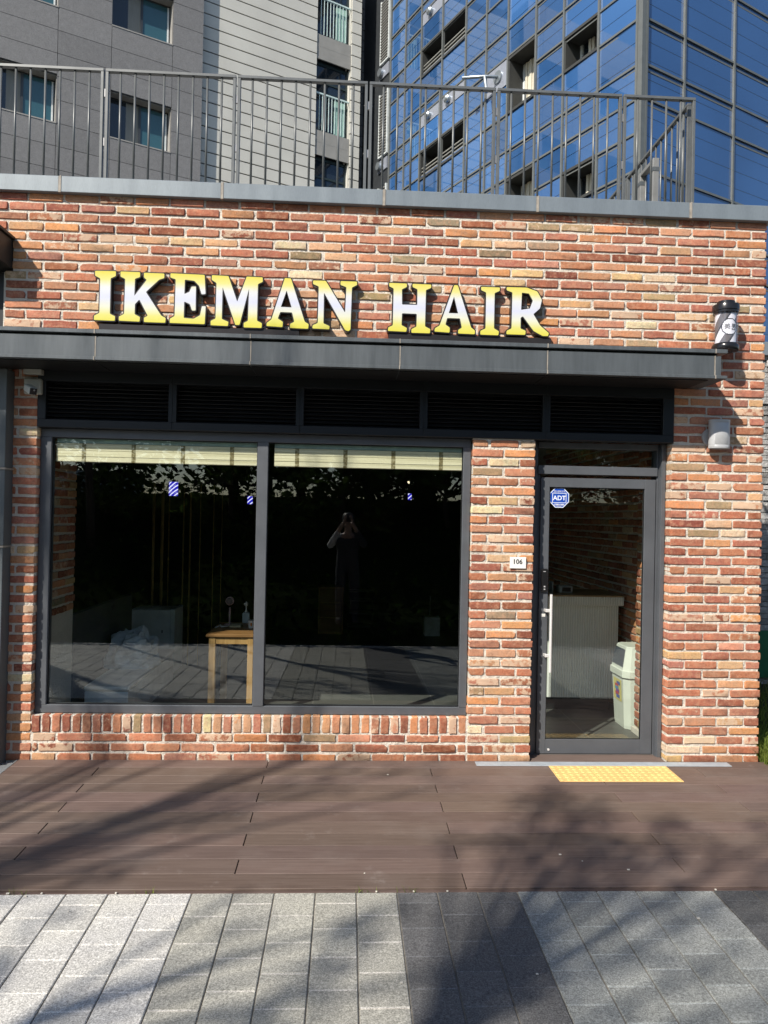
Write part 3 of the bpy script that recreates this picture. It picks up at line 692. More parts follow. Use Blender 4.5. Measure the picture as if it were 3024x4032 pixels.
# threshold strip + tactile tiles
def mat_checker():
    k=N('checker_aluminium'); v=k.coord((1,1,1)); w_=k.n('TexWave'); w_.wave_type='BANDS'; w_.bands_direction='DIAGONAL'; k.l(v,w_.inputs[0]); w_.inputs['Scale'].default_value=60; w_.inputs['Distortion'].default_value=2
    n=k.noise(v,12,4); c=k.ramp(n,[(.3,(.32,.36,.40,1)),(.7,(.42,.46,.49,1))]); return k.bsdf(c,.5,.1,.5,w_.outputs['Fac'],.5,.003)
b=MB(); b.box(1.003,2.959,-.112,-.032,.0005,.0055,M=slope,bev=.0015); tag(b.build('metal_strip',mat_checker()),'long thin checkered metal strip across the deck in front of the door','metal strip')
YEL=simple('tactile_yellow',(.70,.46,.17),.7,0,.16,7,.1,fine=60)
labs=['yellow tactile tile nearest the brick pillar, left of three','middle yellow tactile tile of the row before the door','rightmost yellow tactile tile of the row before the door']
for i in range(3):
    x0=1.544+.3003*i; b=MB(); b.box(x0+.001,x0+.2993,-.4175,-.1165,.0005,.0065,M=slope,bev=.002)
    for a in range(6):
        for c in range(6):
            px,py=x0+.025+.05*a,-.142-.05*c; rings=[]; base=len(b.v)
            for (r,z) in ((.0175,.0062),(.0155,.0095),(.011,.0112)):
                for q in range(12): b.v.append(slope((px+r*math.cos(q*math.pi/6),py+r*math.sin(q*math.pi/6),z)))
            for rr in (0,1):
                for q in range(12): b.face((base+rr*12+q,base+rr*12+(q+1)%12,base+(rr+1)*12+(q+1)%12,base+(rr+1)*12+q))
            b.face([base+24+q for q in range(12)])
    tag(b.build('tactile_tile',YEL),labs[i],'tactile tile','yellow tactile tiles before the door')
# small pale litter
b=MB(); rq=random.Random(9)
for i in range(15):
    x,y=rq.uniform(-2,2.6),rq.uniform(-2.6,-.1); s_=rq.uniform(.003,.008)
    b.box(x-s_,x+s_,y-s_*.7,y+s_*.7,.001,.004,M=slope)
for i in range(10):
    x=rq.uniform(-2,2.4); b.box(x-.004,x+.004,-1.85,-1.842,.0,.004,M=slope)
tag(b.build('grit',simple('pale_grit',(.6,.57,.5),.8),None,kind='stuff'),'scattered pale bits of grit on the deck and pavers','grit')
LEAFM=None
def mat_leaf(name,c0,c1,tr=.35):
    k=N(name); oi=k.n('Attribute'); oi.attribute_name='Col'; 
    t=k.n('SeparateColor'); k.l(oi.outputs['Color'],t.inputs[0])
    c=k.ramp(t.outputs[0],[(0,c0),(1,c1)]); p=k.n('BsdfPrincipled'); k.l(c,p.inputs['Base Color']); p.inputs['Roughness'].default_value=.85; p.inputs['Specular IOR Level'].default_value=0
    q=k.n('BsdfTranslucent'); k.l(c,q.inputs[0]); mx=k.n('MixShader'); mx.inputs[0].default_value=tr; k.l(p.outputs[0],mx.inputs[1]); k.l(q.outputs[0],mx.inputs[2]); k.l(mx.outputs[0],k.out.inputs[0]); return k.m
GRASS=mat_leaf('grass_blade',(.07,.12,.02,1),(.28,.34,.08,1),.4)
def blades(mb, pts, h, w, rr, lean=.5):
    for (x,y,z) in pts:
        hh=h*rr.uniform(.5,1.2); a=rr.uniform(0,6.28); dx,dy=math.cos(a)*w,math.sin(a)*w; l=rr.uniform(.1,lean)*hh; b_=rr.uniform(0,6.28); lx_,ly_=math.cos(b_)*l,math.sin(b_)*l
        t=rr.random(); mb.col=(t,t,t,1)
        mb.add([(x-dx,y-dy,z),(x+dx,y+dy,z),(x+lx_*.4+dx*.7,y+ly_*.4+dy*.7,z+hh*.6),(x+lx_*.4-dx*.7,y+ly_*.4-dy*.7,z+hh*.6),(x+lx_,y+ly_,z+hh)],[(0,1,2,3),(3,2,4)])
gr=MB(); rr=random.Random(4)
pts=[]
for i in range(3600):
    x=rr.uniform(3.245,4.9); y=rr.uniform(-.10,2.6)
    if rr.random()<.45: x=3.245+abs(rr.gauss(0,.12)); y=rr.uniform(-.10,.9)
    pts.append((x,y,-.05))
blades(gr,pts,.20,.004,rr,.9)
pts=[]
for i in range(60): pts.append((rr.choice([-1.75,-.95,-1.6,.1,-2.1,.35])+rr.gauss(0,.03),-1.843+rr.gauss(0,.003),-.055))
blades(gr,pts,.035,.0015,rr,1.2)
tag(gr.build('grass',GRASS,None,kind='stuff'),'long bright green grass at the right foot of the brick building','grass')
b=MB(); b.box(3.43,6.5,-1.84,2.95,-.3,-.055); b.build('planting_bed',DIRT,None,kind='structure')
b=MB(); b.box(3.23,3.43,-.05,2.95,-.3,-.06); b.build('bed_edge',DIRT,None,kind='structure')
# stone garden wall on the right
t=thing('stone_wall','split stone garden wall with grey cap at the right edge','wall',(5,3.0,0))
def mat_stone():
    k=N('split_stone'); a=attr_col(k); v=k.coord(); n=k.noise(v,14,6,.7); c=k.mix(1,a.outputs['Color'],k.ramp(n,[(.3,g(.55)),(.6,g(1.1)),(.75,g(1.5))]),'MULTIPLY'); return k.bsdf(c,.85,0,.3,n,1,.05)
b=MB(); rs=random.Random(2); z=-.3
while z<3.84:
    h_=rs.uniform(.055,.085); x=3.3+rs.uniform(0,.1)
    while x<7.5:
        l_=rs.uniform(.12,.34); v_=rs.uniform(.25,.55); b.col=(v_,v_*.98,v_*.94,1); b.box(x,x+l_-.006,3.0-rs.uniform(0,.03),3.1,z,z+h_-.006,bev=.004); x+=l_
    z+=h_
b.build('stone_facing',mat_stone(),t)
b=MB(); b.box(3.25,7.5,2.93,3.3,3.86,4.02,bev=.004); b.build('cap',COPING,t)
b=MB(); b.box(3.25,7.5,2.94,2.965,.02,.58,bev=.003)
tag(b.build('green_panel',simple('green_board',(.01,.13,.05),.5)),'green board leaning against the stone wall at the right edge','board')

# ---------------------------------------------------------------- park behind the camera (seen mirrored in the shop window)
def hill(x,y):
    d=max(0,-5.50-y); z=-.16+.30*min(1,d/.4)+2.3*(1-math.exp(-(d/5.2)**1.6)); return z+.12*noise.noise(Vector((x*.35,y*.35,0)))*min(1,d)
b=MB(); nx,ny=60,44
for j in range(ny+1):
    for i in range(nx+1):
        x=-45+90*i/nx; y=-5.50-54*(j/ny)**2.2; b.v.append((x,y,hill(x,y)))
for j in range(ny):
    for i in range(nx):
        q=j*(nx+1)+i; b.face((q,q+nx+1,q+nx+2,q+1))
b.build('park_slope',simple('park_turf',(.012,.018,.006),.95,0,.45,1.2,.3,spec=0),None,kind='structure',smooth=True)
b=MB(); b.box(-8,7,-5.50,-5.405,-.3,-.135,bev=.01); b.build('kerb',simple('granite_kerb',(.35,.34,.33),.8,0,.2,30),None,kind='structure')
gc=MB(); rr=random.Random(8); pts=[]
for i in range(16000):
    x=rr.uniform(-13,11); y=-5.52-rr.random()**1.5*10; z=hill(x,y)+rr.random()**2*(.22 if y>-6.4 else .5)
    s_=rr.uniform(.03,.08); u=Vector((rr.gauss(0,1),rr.gauss(0,1),rr.gauss(0,.6))).normalized(); q=u.cross(Vector((rr.gauss(0,1),rr.gauss(0,1),rr.gauss(0,1)))).normalized(); t_=rr.random(); gc.col=(t_,t_,t_,1); c=Vector((x,y,z)); gc.add([c-u*s_,c-q*s_*.5,c+u*s_,c+q*s_*.5],[(0,1,2,3)])
GC=mat_leaf('ground_cover_leaf',(.004,.010,.001,1),(.030,.065,.008,1),.05)
tag(gc.build('ground_cover',GC,None,kind='stuff'),'leafy ground cover on the park slope behind the photographer','ground cover')
LEAF=mat_leaf('tree_leaf',(.035,.065,.015,1),(.10,.16,.035,1),.3)
BARK=simple('bark',(.10,.075,.055),.9,0,.35,14,.6,(1,1,.25),spec=.1)
def tree(name,label,x,y,H,clumps,rr,lean=(0,0),r0=.09,leaf=.05,group='trees in the park across from the shop'):
    z0=hill(x,y)-.1; t=thing(name,label,'tree',(x,y,z0),group)
    tb=MB(); n=9
    ax=[(x+lean[0]*(i/n)**1.3+.05*math.sin(i*1.3+x), y+lean[1]*(i/n)**1.3+.05*math.cos(i*1.7+y), z0+(H-z0)*i/n) for i in range(n+1)]
    tb.tube(ax,[r0*(1-.75*i/n)+.004 for i in range(n+1)],9)
    cb=MB()
    for (cx,cy,cz,R,nl) in clumps:
        hz=max(z0+.8,cz-.35*math.hypot(cx-x,cy-y)-.9); tt=min(1,max(.15,(hz-z0)/(H-z0))); i=min(n-1,int(tt*n)); p=Vector(ax[i]).lerp(Vector(ax[i+1]),tt*n-i)
        q=Vector((cx,cy,cz)); mid=p.lerp(q,.5)+Vector((rr.gauss(0,.06),rr.gauss(0,.06),.10)); dist=(q-p).length
        rb=min(.045,.012+.010*dist); tb.tube([p,mid,q],[rb,rb*.65,.005],6)
        for a in range(5):
            e=q+Vector((rr.gauss(0,1),rr.gauss(0,1),rr.gauss(0,.6))).normalized()*R*.8; tb.tube([mid.lerp(q,.6),e],[.006,.002],4,cap=False)
        for a in range(nl):
            d=Vector((rr.gauss(0,1),rr.gauss(0,1),rr.gauss(0,.75))); d=d.normalized()*R*rr.random()**.45; c=q+d
            s_=leaf*rr.uniform(.6,1.3); u=Vector((rr.gauss(0,1),rr.gauss(0,1),rr.gauss(0,.6))).normalized(); v=u.cross(Vector((rr.gauss(0,1),rr.gauss(0,1),rr.gauss(0,1)))).normalized()
            tcol=rr.random(); cb.col=(tcol,tcol,tcol,1)
            cb.add([c-u*s_,c-v*s_*.42,c+u*s_,c+v*s_*.42],[(0,1,2,3)])
    tb.build('trunk',BARK,t,smooth=True); cb.build('crown',LEAF,t)
    return t
def shade(gx,gy,h): # a point at height h whose shadow falls on the paving at gx,gy
    k=(h-SLP*gy)/SUN.z; return (gx+SUN.x*k, gy+SUN.y*k, h)
rr=random.Random(21)
# sparse tree whose leaves dapple the right half of the deck
cl=[]
for (gx,gy,h,R,nl) in [(1.42,-.72,8.4,.16,30),(1.40,-1.02,8.5,.24,66),(1.72,-.86,8.3,.13,20),(1.10,-1.32,8.2,.19,34),(1.60,-1.30,8.2,.18,30),(1.28,-1.55,8.0,.20,34),(1.62,-1.66,8.0,.26,70),(1.90,-1.45,8.2,.14,22),(2.12,-1.05,8.4,.10,14),(2.18,-1.35,8.3,.15,24),(2.75,-1.2,8.4,.14,18),(2.6,-1.72,8.2,.22,34),
  (.90,-2.10,7.6,.22,40),(1.02,-2.45,7.3,.32,110),(1.25,-2.75,7.1,.34,120),(.62,-2.6,7.2,.22,44),(1.62,-2.25,7.5,.30,64),(1.9,-2.75,7.2,.34,80),(2.2,-2.2,7.7,.26,40),(2.5,-2.9,7.3,.34,70),(1.5,-3.2,7.0,.45,140),(.5,-3.2,6.9,.4,110),(2.8,-2.3,7.8,.26,30)]:
    cl.append(shade(gx-.10,gy,h)+((R*1.3,int(nl*2.8)) if gy>-1.8 else (R*1.15,int(nl*(.95 if gy>-2.4 else .55))))); a_=rr.uniform(0,6.28)
    if gy>-1.8: cl.append(shade(gx-.10+.34*math.cos(a_),gy+.30*math.sin(a_),h)+(R*.8,int(nl*.6)))
tree('maple_tree','slender leafy tree in the park whose shadow dapples the right of the deck',-5.2,-9.3,8.6,cl,rr,(.35,.4),.085,.038)
cl=[]
for (gx,gy,h,R,nl) in [(-.30,-.42,9.3,.18,18),(.15,-.2,9.6,.24,30),(.60,-.12,9.7,.24,26),(-.05,-.55,9.2,.16,14),(-1.0,-.80,8.9,.18,20),(-1.35,-1.2,8.6,.2,26),(-1.70,-1.50,8.3,.26,44),(-1.5,-.95,8.5,.2,20),(-1.15,-1.62,8.3,.16,16),(-.6,-.15,9.6,.2,16),(.80,-.42,9.3,.16,14),(.05,.0,9.9,.22,20),(-.7,-1.0,8.9,.2,20)]:
    cl.append(shade(gx,gy,h)+(R,nl))
for (wx,wz,k_,R,nl) in [(-2.42,2.28,9.6,.15,110),(-2.36,2.08,9.8,.15,110),(-2.44,1.88,9.5,.15,110),(-2.35,1.68,9.9,.13,80),(-2.45,1.5,9.6,.10,30),(-.35,2.96,9.0,.14,60),(-.05,2.99,9.2,.12,45),(-1.3,.36,11,.14,30)]:  # unseen leaf clumps added to shade the left pillar, canopy and sill
    cl.append((wx+SUN.x*k_,SUN.y*k_,wz+SUN.z*k_,R,nl))
tree('ash_tree','tall thin bare-stemmed tree in the park casting long streaks over the left of the deck',-8.3,-9.0,9.6,cl,rr,(.25,.15),.13,.05)
tree('sapling_tree','thin forked sapling in the park beside the tall bare-stemmed tree',-8.75,-9.1,9.0,[shade(-1.2,-1.0,8.6)+(.18,22),shade(-.8,-.55,8.9)+(.2,24),shade(-1.6,-1.25,8.3)+(.2,22)],rr,(.0,.05),.10,.05)
cl=[]
for (gx,gy,h,R,nl) in [(.12,-2.15,7.6,.14,26),(.0,-2.35,7.5,.18,36),(-.12,-2.6,7.4,.18,30),(-.3,-2.8,7.4,.22,44),(.28,-2.0,7.7,.12,16),(.32,-2.55,7.5,.12,14),(-1.4,-2.1,7.6,.12,14),(-1.85,-1.98,7.8,.2,30),(-.45,-2.15,7.6,.1,10)]:
    cl.append(shade(gx,gy,h)+(R,nl))
tree('cherry_tree','leaning young tree in the park shading the middle of the pavement',-6.1,-8.7,7.6,cl,rr,(-.1,.1),.045,.045)
spots=[(-1.2,-13.5),(2.2,-14.5),(5.4,-13.2),(8.5,-14.6),(11.5,-13.4),(-3.2,-15.5),(.6,-17),(4.0,-18),(7.4,-17.5),(-2.6,-19),(14.5,-16),(-11.5,-19.0),(-.2,-10.6),(2.3,-10.9),(4.6,-10.4),(-2.6,-11.3),(7.0,-10.8),(1.0,-12.4),(-5.6,-11.6),(-8.2,-11.9),(-11.0,-12.6)]
dirs=['directly behind the photographer','just right of the photographer','with a broad crown','with a low crown','at the right end of the row','left of the photographer','in the second row behind the photographer','in the second row right of centre','in the second row further right','in the back row left of centre','at the far right of the park','standing apart at the left of the park',
 'low and dense nearest the kerb','low and dense, second from the kerb','low and dense towards the right of the kerb','low and dense towards the left of the kerb','low and dense at the right end of the kerb','low and dense between the kerb and the first row','low and dense, left of the kerb','low and dense, further left of the kerb','low and dense at the far left of the kerb']
for i,(x,y) in enumerate(spots):
    low=i>=12; H=hill(x,y)+(rr.uniform(2.3,2.9) if low else rr.uniform(4.6,6.4)); cl=[]  # low shrubs are added to keep the sun off the slope
    for a in range(14 if low else 18):
        th_=rr.uniform(0,6.28); R=rr.uniform(.2,1.7 if low else 2.1); cl.append((x+R*math.cos(th_),y+R*math.sin(th_),rr.uniform(hill(x,y)+(.5 if low else (.9 if i!=11 else 2.5)),H),rr.uniform(.5,.85),150))
    tree('shade_shrub' if low else 'park_tree',('added bushy shade shrub ' if low else 'bushy green park tree ')+dirs[i],x,y,H,cl,rr,(rr.gauss(0,.3),rr.gauss(0,.3)),.06 if low else .12,.13)
# far apartment block behind the park
t=thing('apartment_tower','pale apartment tower far behind the park trees','building',(-34,-75,0)); b=MB(); b.box(-46,-24,-82,-74,-9,6.2)
b.build('tower_wall',simple('pale_render',(.5,.5,.48),.8),t); b=MB()
for i in range(7):
    for j in range(5): b.box(-45+i*3,-43.4+i*3,-74.05,-73.9,-8.4+j*2.9,-6.9+j*2.9)
b.build('window',DARK,t)

# ---------------------------------------------------------------- photographer, mirrored in the window
t=thing('person','person in dark clothes with one light grey sleeve, mirrored in the shop window','person',(0.02,-5.98,.11))
def skin(name,verts,edges,rad,mat,parent,sub=2):
    me=bpy.data.meshes.new(name); off=Vector(parent.location); pp=parent.parent
    while pp is not None: off+=pp.location; pp=pp.parent
    me.from_pydata([tuple(Vector(v)-off) for v in verts],edges,[]); o=bpy.data.objects.new(name,me); S.collection.objects.link(o); o.parent=parent
    md=o.modifiers.new('s','SKIN'); me.skin_vertices.new() if not me.skin_vertices else None
    for sv,r in zip(me.skin_vertices[0].data,rad): sv.radius=(r,r) if not isinstance(r,tuple) else r
    me.skin_vertices[0].data[0].use_root=True
    s2=o.modifiers.new('d','SUBSURF'); s2.levels=sub; s2.render_levels=sub
    dg=bpy.context.evaluated_depsgraph_get(); dg.update(); m2=bpy.data.meshes.new_from_object(o.evaluated_get(dg)); o.modifiers.clear(); o.data=m2
    m2.materials.clear(); m2.materials.append(mat); m2.polygons.foreach_set('use_smooth',[True]*len(m2.polygons)); return o
SKINM=simple('skin',(.30,.19,.14),.5,0,.05); CLOTH=simple('dark_clothes',(.025,.025,.03),.85,0,.1); GREY=simple('light_grey_sleeve',(.42,.41,.40),.85,0,.1)
X,Y,Z=.02,-5.98,.11
V=[(X,Y,Z+.95),(X,Y,Z+1.15),(X,Y+.01,Z+1.38),(X,Y+.02,Z+1.47),(X,Y+.03,Z+1.55),(X,Y+.04,Z+1.63),(X,Y+.03,Z+1.71),
   (X-.10,Y,Z+.90),(X-.11,Y+.02,Z+.50),(X-.11,Y,Z+.09),(X-.12,Y+.14,Z+.04),(X+.10,Y,Z+.90),(X+.12,Y+.02,Z+.50),(X+.13,Y,Z+.09),(X+.14,Y+.14,Z+.04),
   (X-.19,Y+.01,Z+1.39),(X-.29,Y+.12,Z+1.24),(X-.10,Y+.32,Z+1.58),(X-.06,Y+.355,Z+1.64),(X+.19,Y+.01,Z+1.39),(X+.27,Y+.12,Z+1.26),(X+.09,Y+.32,Z+1.58),(X+.05,Y+.355,Z+1.64)]
Ed=[(0,1),(1,2),(2,3),(3,4),(4,5),(5,6),(0,7),(7,8),(8,9),(9,10),(0,11),(11,12),(12,13),(13,14),(2,15),(15,16),(16,17),(17,18),(2,19),(19,20),(20,21),(21,22)]
Rd=[(.15,.11),(.14,.10),(.13,.09),.055,.06,.085,.075,.095,.06,.045,.04,.095,.06,.045,.04,.055,.045,.033,.03,.055,.045,.033,.03]
skin('body',V,Ed,Rd,SKINM,t)
skin('clothes',V[:3]+V[7:11]+V[11:15]+[V[15],V[19]],[(0,1),(1,2),(0,3),(3,4),(4,5),(5,6),(0,7),(7,8),(8,9),(9,10),(2,11),(2,12)],[(.18,.14),(.17,.13),(.175,.135),.11,.078,.065,.058,.11,.078,.065,.058,.09,.09],CLOTH,t)
skin('sleeve',[V[2],V[15],V[16],tuple(Vector(V[16]).lerp(Vector(V[17]),.8))],[(0,1),(1,2),(2,3)],[.09,.072,.06,.045],GREY,t)
skin('sleeve',[V[2],V[19],V[20],tuple(Vector(V[20]).lerp(Vector(V[21]),.8))],[(0,1),(1,2),(2,3)],[.09,.072,.06,.045],CLOTH,t)
b=MB(); b.lathe(X,Y+.025,[(.05,Z+1.58),(.095,Z+1.60),(.102,Z+1.68),(.09,Z+1.75),(.05,Z+1.785),(.01,Z+1.79)],16,M=lambda p:(p[0],p[1]-.035,p[2])); b.build('hair',simple('black_hair',(.012,.01,.01),.5),t,smooth=True)
fb=MB()
for sx in (-1,1): 
    fb.tube([(X+sx*.033,Y+.108,Z+1.665),(X+sx*.033,Y+.118,Z+1.665)],.012,8)
fb.build('eyes',DARK,t)
b=MB(); b.tube([(X,Y+.10,Z+1.66),(X,Y+.135,Z+1.625)],[.008,.015],8); b.tube([(X-.022,Y+.112,Z+1.59),(X+.022,Y+.112,Z+1.59)],.006,6); b.build('nose_and_mouth',SKINM,t,smooth=True)
# hands: palm + five fingers each, closed on the phone
for sx in (-1,1):
    hx=X+sx*.052; hv=[(hx,Y+.352,Z+1.635),(hx,Y+.375,Z+1.68),(hx,Y+.385,Z+1.71)]; he=[(0,1),(1,2)]; hr=[.026,.024,.018]
    for i,dz in enumerate((.055,.035,.015,-.005)):
        k=len(hv); hv+=[(hx+sx*.004,Y+.398,Z+1.68+dz),(hx-sx*.018,Y+.412,Z+1.682+dz),(hx-sx*.034,Y+.412,Z+1.68+dz)]; he+=[(1,k),(k,k+1),(k+1,k+2)]; hr+=[.0095,.0085,.0075]
    k=len(hv); hv+=[(hx-sx*.006,Y+.37,Z+1.70),(hx-sx*.022,Y+.388,Z+1.735)]; he+=[(0,k),(k,k+1)]; hr+=[.012,.009]
    skin('hand',hv,he,hr,SKINM,t,1)
b=MB(); b.box(X-.040,X+.036,Y+.398,Y+.406,Z+1.645,Z+1.722,bev=.003); tag(b.build('phone',DARK),'black phone held up in both hands of the mirrored person','phone')
# ---------------------------------------------------------------- things inside the shop
WOOD=None
def mat_wood(name,c0,c1,sc=(30,30,2)):
    k=N(name); v=k.coord(sc); n=k.noise(v,1.2,4,.6); n2=k.noise(k.coord(),6,3); c=k.ramp(n,[(.3,c0),(.7,c1)]); c=k.mix(k.math('MULTIPLY',n2,.3),c,c0); return k.bsdf(c,.5,0,.4,n,.1)
WOOD=mat_wood('oak',(.34,.19,.07,1),(.55,.34,.14,1)); WTOP=mat_wood('oak_top',(.22,.11,.04,1),(.38,.20,.08,1),(3,30,30))
t=thing('wooden_table','small oak table with square legs standing inside the shop window beside the mullion','table',(-1.02,1.5,0))
b=MB(); b.box(-1.252,-.795,1.148,1.90,.724,.751,bev=.004); b.build('tabletop',WTOP,t)
for x0,y0 in ((-1.228,1.165),(-.880,1.165),(-1.228,1.82),(-.880,1.82)):
    b=MB(); b.box(x0,x0+.060,y0,y0+.055,0,.724,bev=.003); b.build('leg',WOOD,t)
b=MB(); b.box(-1.168,-.88,1.172,1.192,.660,.724); b.box(-1.168,-.88,1.845,1.865,.66,.724); b.box(-1.223,-1.203,1.22,1.82,.66,.724); b.box(-.845,-.825,1.22,1.82,.66,.724); b.build('apron',WOOD,t)
PINK=simple('dusty_pink_plastic',(.40,.27,.27),.45,0,.05)
t=thing('desk_fan','small dusty pink fan on a thin stem standing on the oak table','fan',(-1.13,1.72,.751))
b=MB(); b.lathe(-1.135,1.74,[(.050,.752),(.050,.760),(.011,.768),(.010,.92)],20); autosmooth(b.build('stand',PINK,t))
b=MB(); b.tube([(-1.135,1.71,.985),(-1.135,1.72,.985),(-1.135,1.745,.985),(-1.135,1.755,.985)],[.033,.042,.042,.028],24); autosmooth(b.build('fan_head',PINK,t))
b=MB(); b.tube([(-1.135,1.705,.985),(-1.135,1.712,.985)],[.032,.032],24); b.build('grille',simple('grille_grey',(.12,.09,.09),.5),t)
t=thing('soap_dispenser','small pale pump bottle standing at the back of the oak table','bottle',(-.99,1.86,.751))
b=MB(); b.box(-1.025,-.955,1.82,1.88,.752,.86,bev=.01); b.build('bottle_body',simple('milky_plastic',(.45,.52,.52),.35),t)
b=MB(); b.lathe(-.99,1.85,[(.014,.86),(.014,.875),(.007,.877),(.007,.925),(.015,.927),(.015,.940),(.009,.965)],14); b.box(-1.006,-.974,1.80,1.855,.945,.955); autosmooth(b.build('pump',WHITEP,t))
tag(MB().box(-1.105,-1.0,1.55,1.70,.752,.770,bev=.002).build('notebook',simple('cream_notebook',(.55,.48,.30),.6)),'flat cream box lying on the front of the oak table','notebook')
t=thing('paper_cup','short white cup with orange print standing on the oak table beside the window mullion','cup',(-.9,1.55,.751))
b=MB(); b.lathe(-.895,1.56,[(.032,.752),(.038,.822),(.034,.822)],18); autosmooth(b.build('cup_body',WHITEP,t)); b=MB()
b.tube([(-.895+.0335*math.cos(4.7),1.56+.0335*math.sin(4.7),.775),(-.895+.0385*math.cos(4.7),1.56+.0385*math.sin(4.7),.802)],.009,6); b.build('print',simple('orange_print',(.65,.22,.05),.5),t)
b=MB()
for k in range(3):
    p=[(-1.23+.015*k,1.50+.05*k,.757),(-1.21,1.62+.02*k,.761),(-1.17,1.56-.03*k,.763),(-1.13,1.60,.758),(-1.09,1.73+.02*k,.757),(-1.05,1.76,.757)]; b.tube(p,.004,6)
tag(b.build('cable',WHITEP,smooth=True),'loose white cable coiled over the oak table','cable')
t=thing('long_bench','low pale bench box with a cushioned top running back from the shop window','bench',(-2.05,1.6,0))
def shear(x0,x1,y0,y1,z0,z1,bev=.004):
    b=MB(); b.box(x0,x1,y0,y1,z0,z1,M=lambda p:(p[0]+(p[1]-.8)*-.02,p[1],p[2]),bev=bev); return b
shear(-2.20,-1.835,.81,2.6,0,.305).build('bench_base',simple('grey_bench',(.80,.82,.83),.6),t); shear(-2.212,-1.823,.80,2.62,.307,.350,.015).build('cushion',simple('beige_cushion',(.85,.80,.73),.8),t)
t=thing('white_cabinet','white cabinet side standing behind the heap of cloth','cabinet',(-2.2,3.2,0))
b=MB(); b.box(-2.46,-2.005,3.0,3.4,0,.72,bev=.003); b.build('carcass',simple('cool_white_board',(.80,.88,.88),.5),t); b=MB(); b.box(-2.0,-1.955,2.99,3.42,0,.73,bev=.002); b.build('end_panel',simple('cool_white_edge',(.75,.85,.84),.5),t)
b=MB(); b.box(-2.10,-2.09,2.985,2.999,.46,.49); b.build('lock_hole',DARK,t)
# heap of cloth
b=MB(); rh=random.Random(6); n1,n2=26,18; base=len(b.v)
for j in range(n2+1):
    for i in range(n1):
        a=2*math.pi*i/n1; tt=j/n2; r=(1-tt**2.2)**.5 if tt<1 else 0
        p=Vector((math.cos(a)*r,math.sin(a)*r,tt)); d=1+.22*noise.noise(p*2.3+Vector((3,1,7)))+.13*noise.noise(p*6)+.05*noise.noise(p*15)
        b.v.append((-2.07+p.x*.25*d, 1.75+p.y*.25*d, .345+p.z*.36*d))
for j in range(n2):
    for i in range(n1): b.face((j*n1+i,j*n1+(i+1)%n1,(j+1)*n1+(i+1)%n1,(j+1)*n1+i))
tag(b.build('cloth_heap',simple('crumpled_grey_cloth',(.62,.66,.68),.85,0,.3,8)),'crumpled heap of grey cloth piled on the low bench','cloth heap')
GOLD=mat_wood('bamboo_pole',(.30,.21,.07,1),(.48,.35,.13,1))
t=thing('slat_screen','row of thin upright golden poles standing in the dark behind the low bench','screen',(-2.0,3.46,0))
for i,(x,r_p,h_) in enumerate(((-2.34,.017,2.2),(-2.235,.019,2.2),(-2.155,.007,2.1),(-1.98,.009,2.2),(-1.90,.011,2.2),(-1.78,.006,2.2),(-1.62,.006,2.2),(-1.52,.005,2.2))):
    b=MB(); b.tube([(x,3.46,.0),(x,3.46,h_)],r_p,10); b.build('pole',GOLD,t,smooth=True)
b=MB(); b.box(-2.45,-1.4,3.43,3.49,2.2,2.25); b.build('top_beam',SOFFIT,t)
# LED barber pole lights
def mat_led():
    k=N('led_barber_stripe'); v=k.coord(); sp=k.n('SeparateXYZ'); k.l(v,sp.inputs[0])
    s=k.math('MODULO',k.math('ADD',k.math('ADD',sp.outputs[2],k.math('MULTIPLY',sp.outputs[0],-.9)),10),.045); f=k.math('LESS_THAN',s,.014)
    em=k.n('Emission'); c=k.mix(f,(.02,.015,.45,1),(.75,.75,1,1)); k.l(c,em.inputs[0]); em.inputs[1].default_value=.95; k.l(em.outputs[0],k.out.inputs[0]); return k.m
LED=mat_led()
for x,z,h_,r_l,lab in ((-1.886,2.10,.15,.048,'blue striped barber light glowing inside, largest and leftmost of three'),(-1.06,1.995,.085,.028,'blue striped barber light glowing inside just left of the window mullion'),(.685,2.07,.07,.02,'blue striped barber light glowing inside the right window pane')):
    t=thing('striped_light',lab,'barber light',(x,2.5,z),'glowing barber lights inside the shop')
    b=MB(); b.tube([(x,2.5,z-h_/2),(x,2.5,z+h_/2)],r_l,20); autosmooth(b.build('lit_tube',LED,t)); b=MB(); b.tube([(x,2.5,z+h_/2),(x,2.5,z+h_/2+.02)],r_l*1.1,16); b.tube([(x,2.5,z+h_/2),(x,2.5,2.88)],.006,6); b.build('cap',DARK,t)
t=thing('ceiling_spotlight','tiny warm ceiling spotlight glowing inside the right window pane','spotlight',(.70,3.0,2.1))
def emis(name,c,s):
    k=N(name); e=k.n('Emission'); e.inputs[0].default_value=c; e.inputs[1].default_value=s; k.l(e.outputs[0],k.out.inputs[0]); return k.m
b=MB(); b.tube([(.705,3.0,2.26),(.72,2.99,2.245)],.012,12); b.build('lit_face',emis('warm_lamp',(1,.85,.55,1),1.2),t); b=MB(); b.tube([(.70,3.005,2.29),(.705,3.0,2.262)],.02,12); b.tube([(.70,3.005,2.29),(.70,3.005,2.88)],.004,6); b.build('housing',DARK,t)
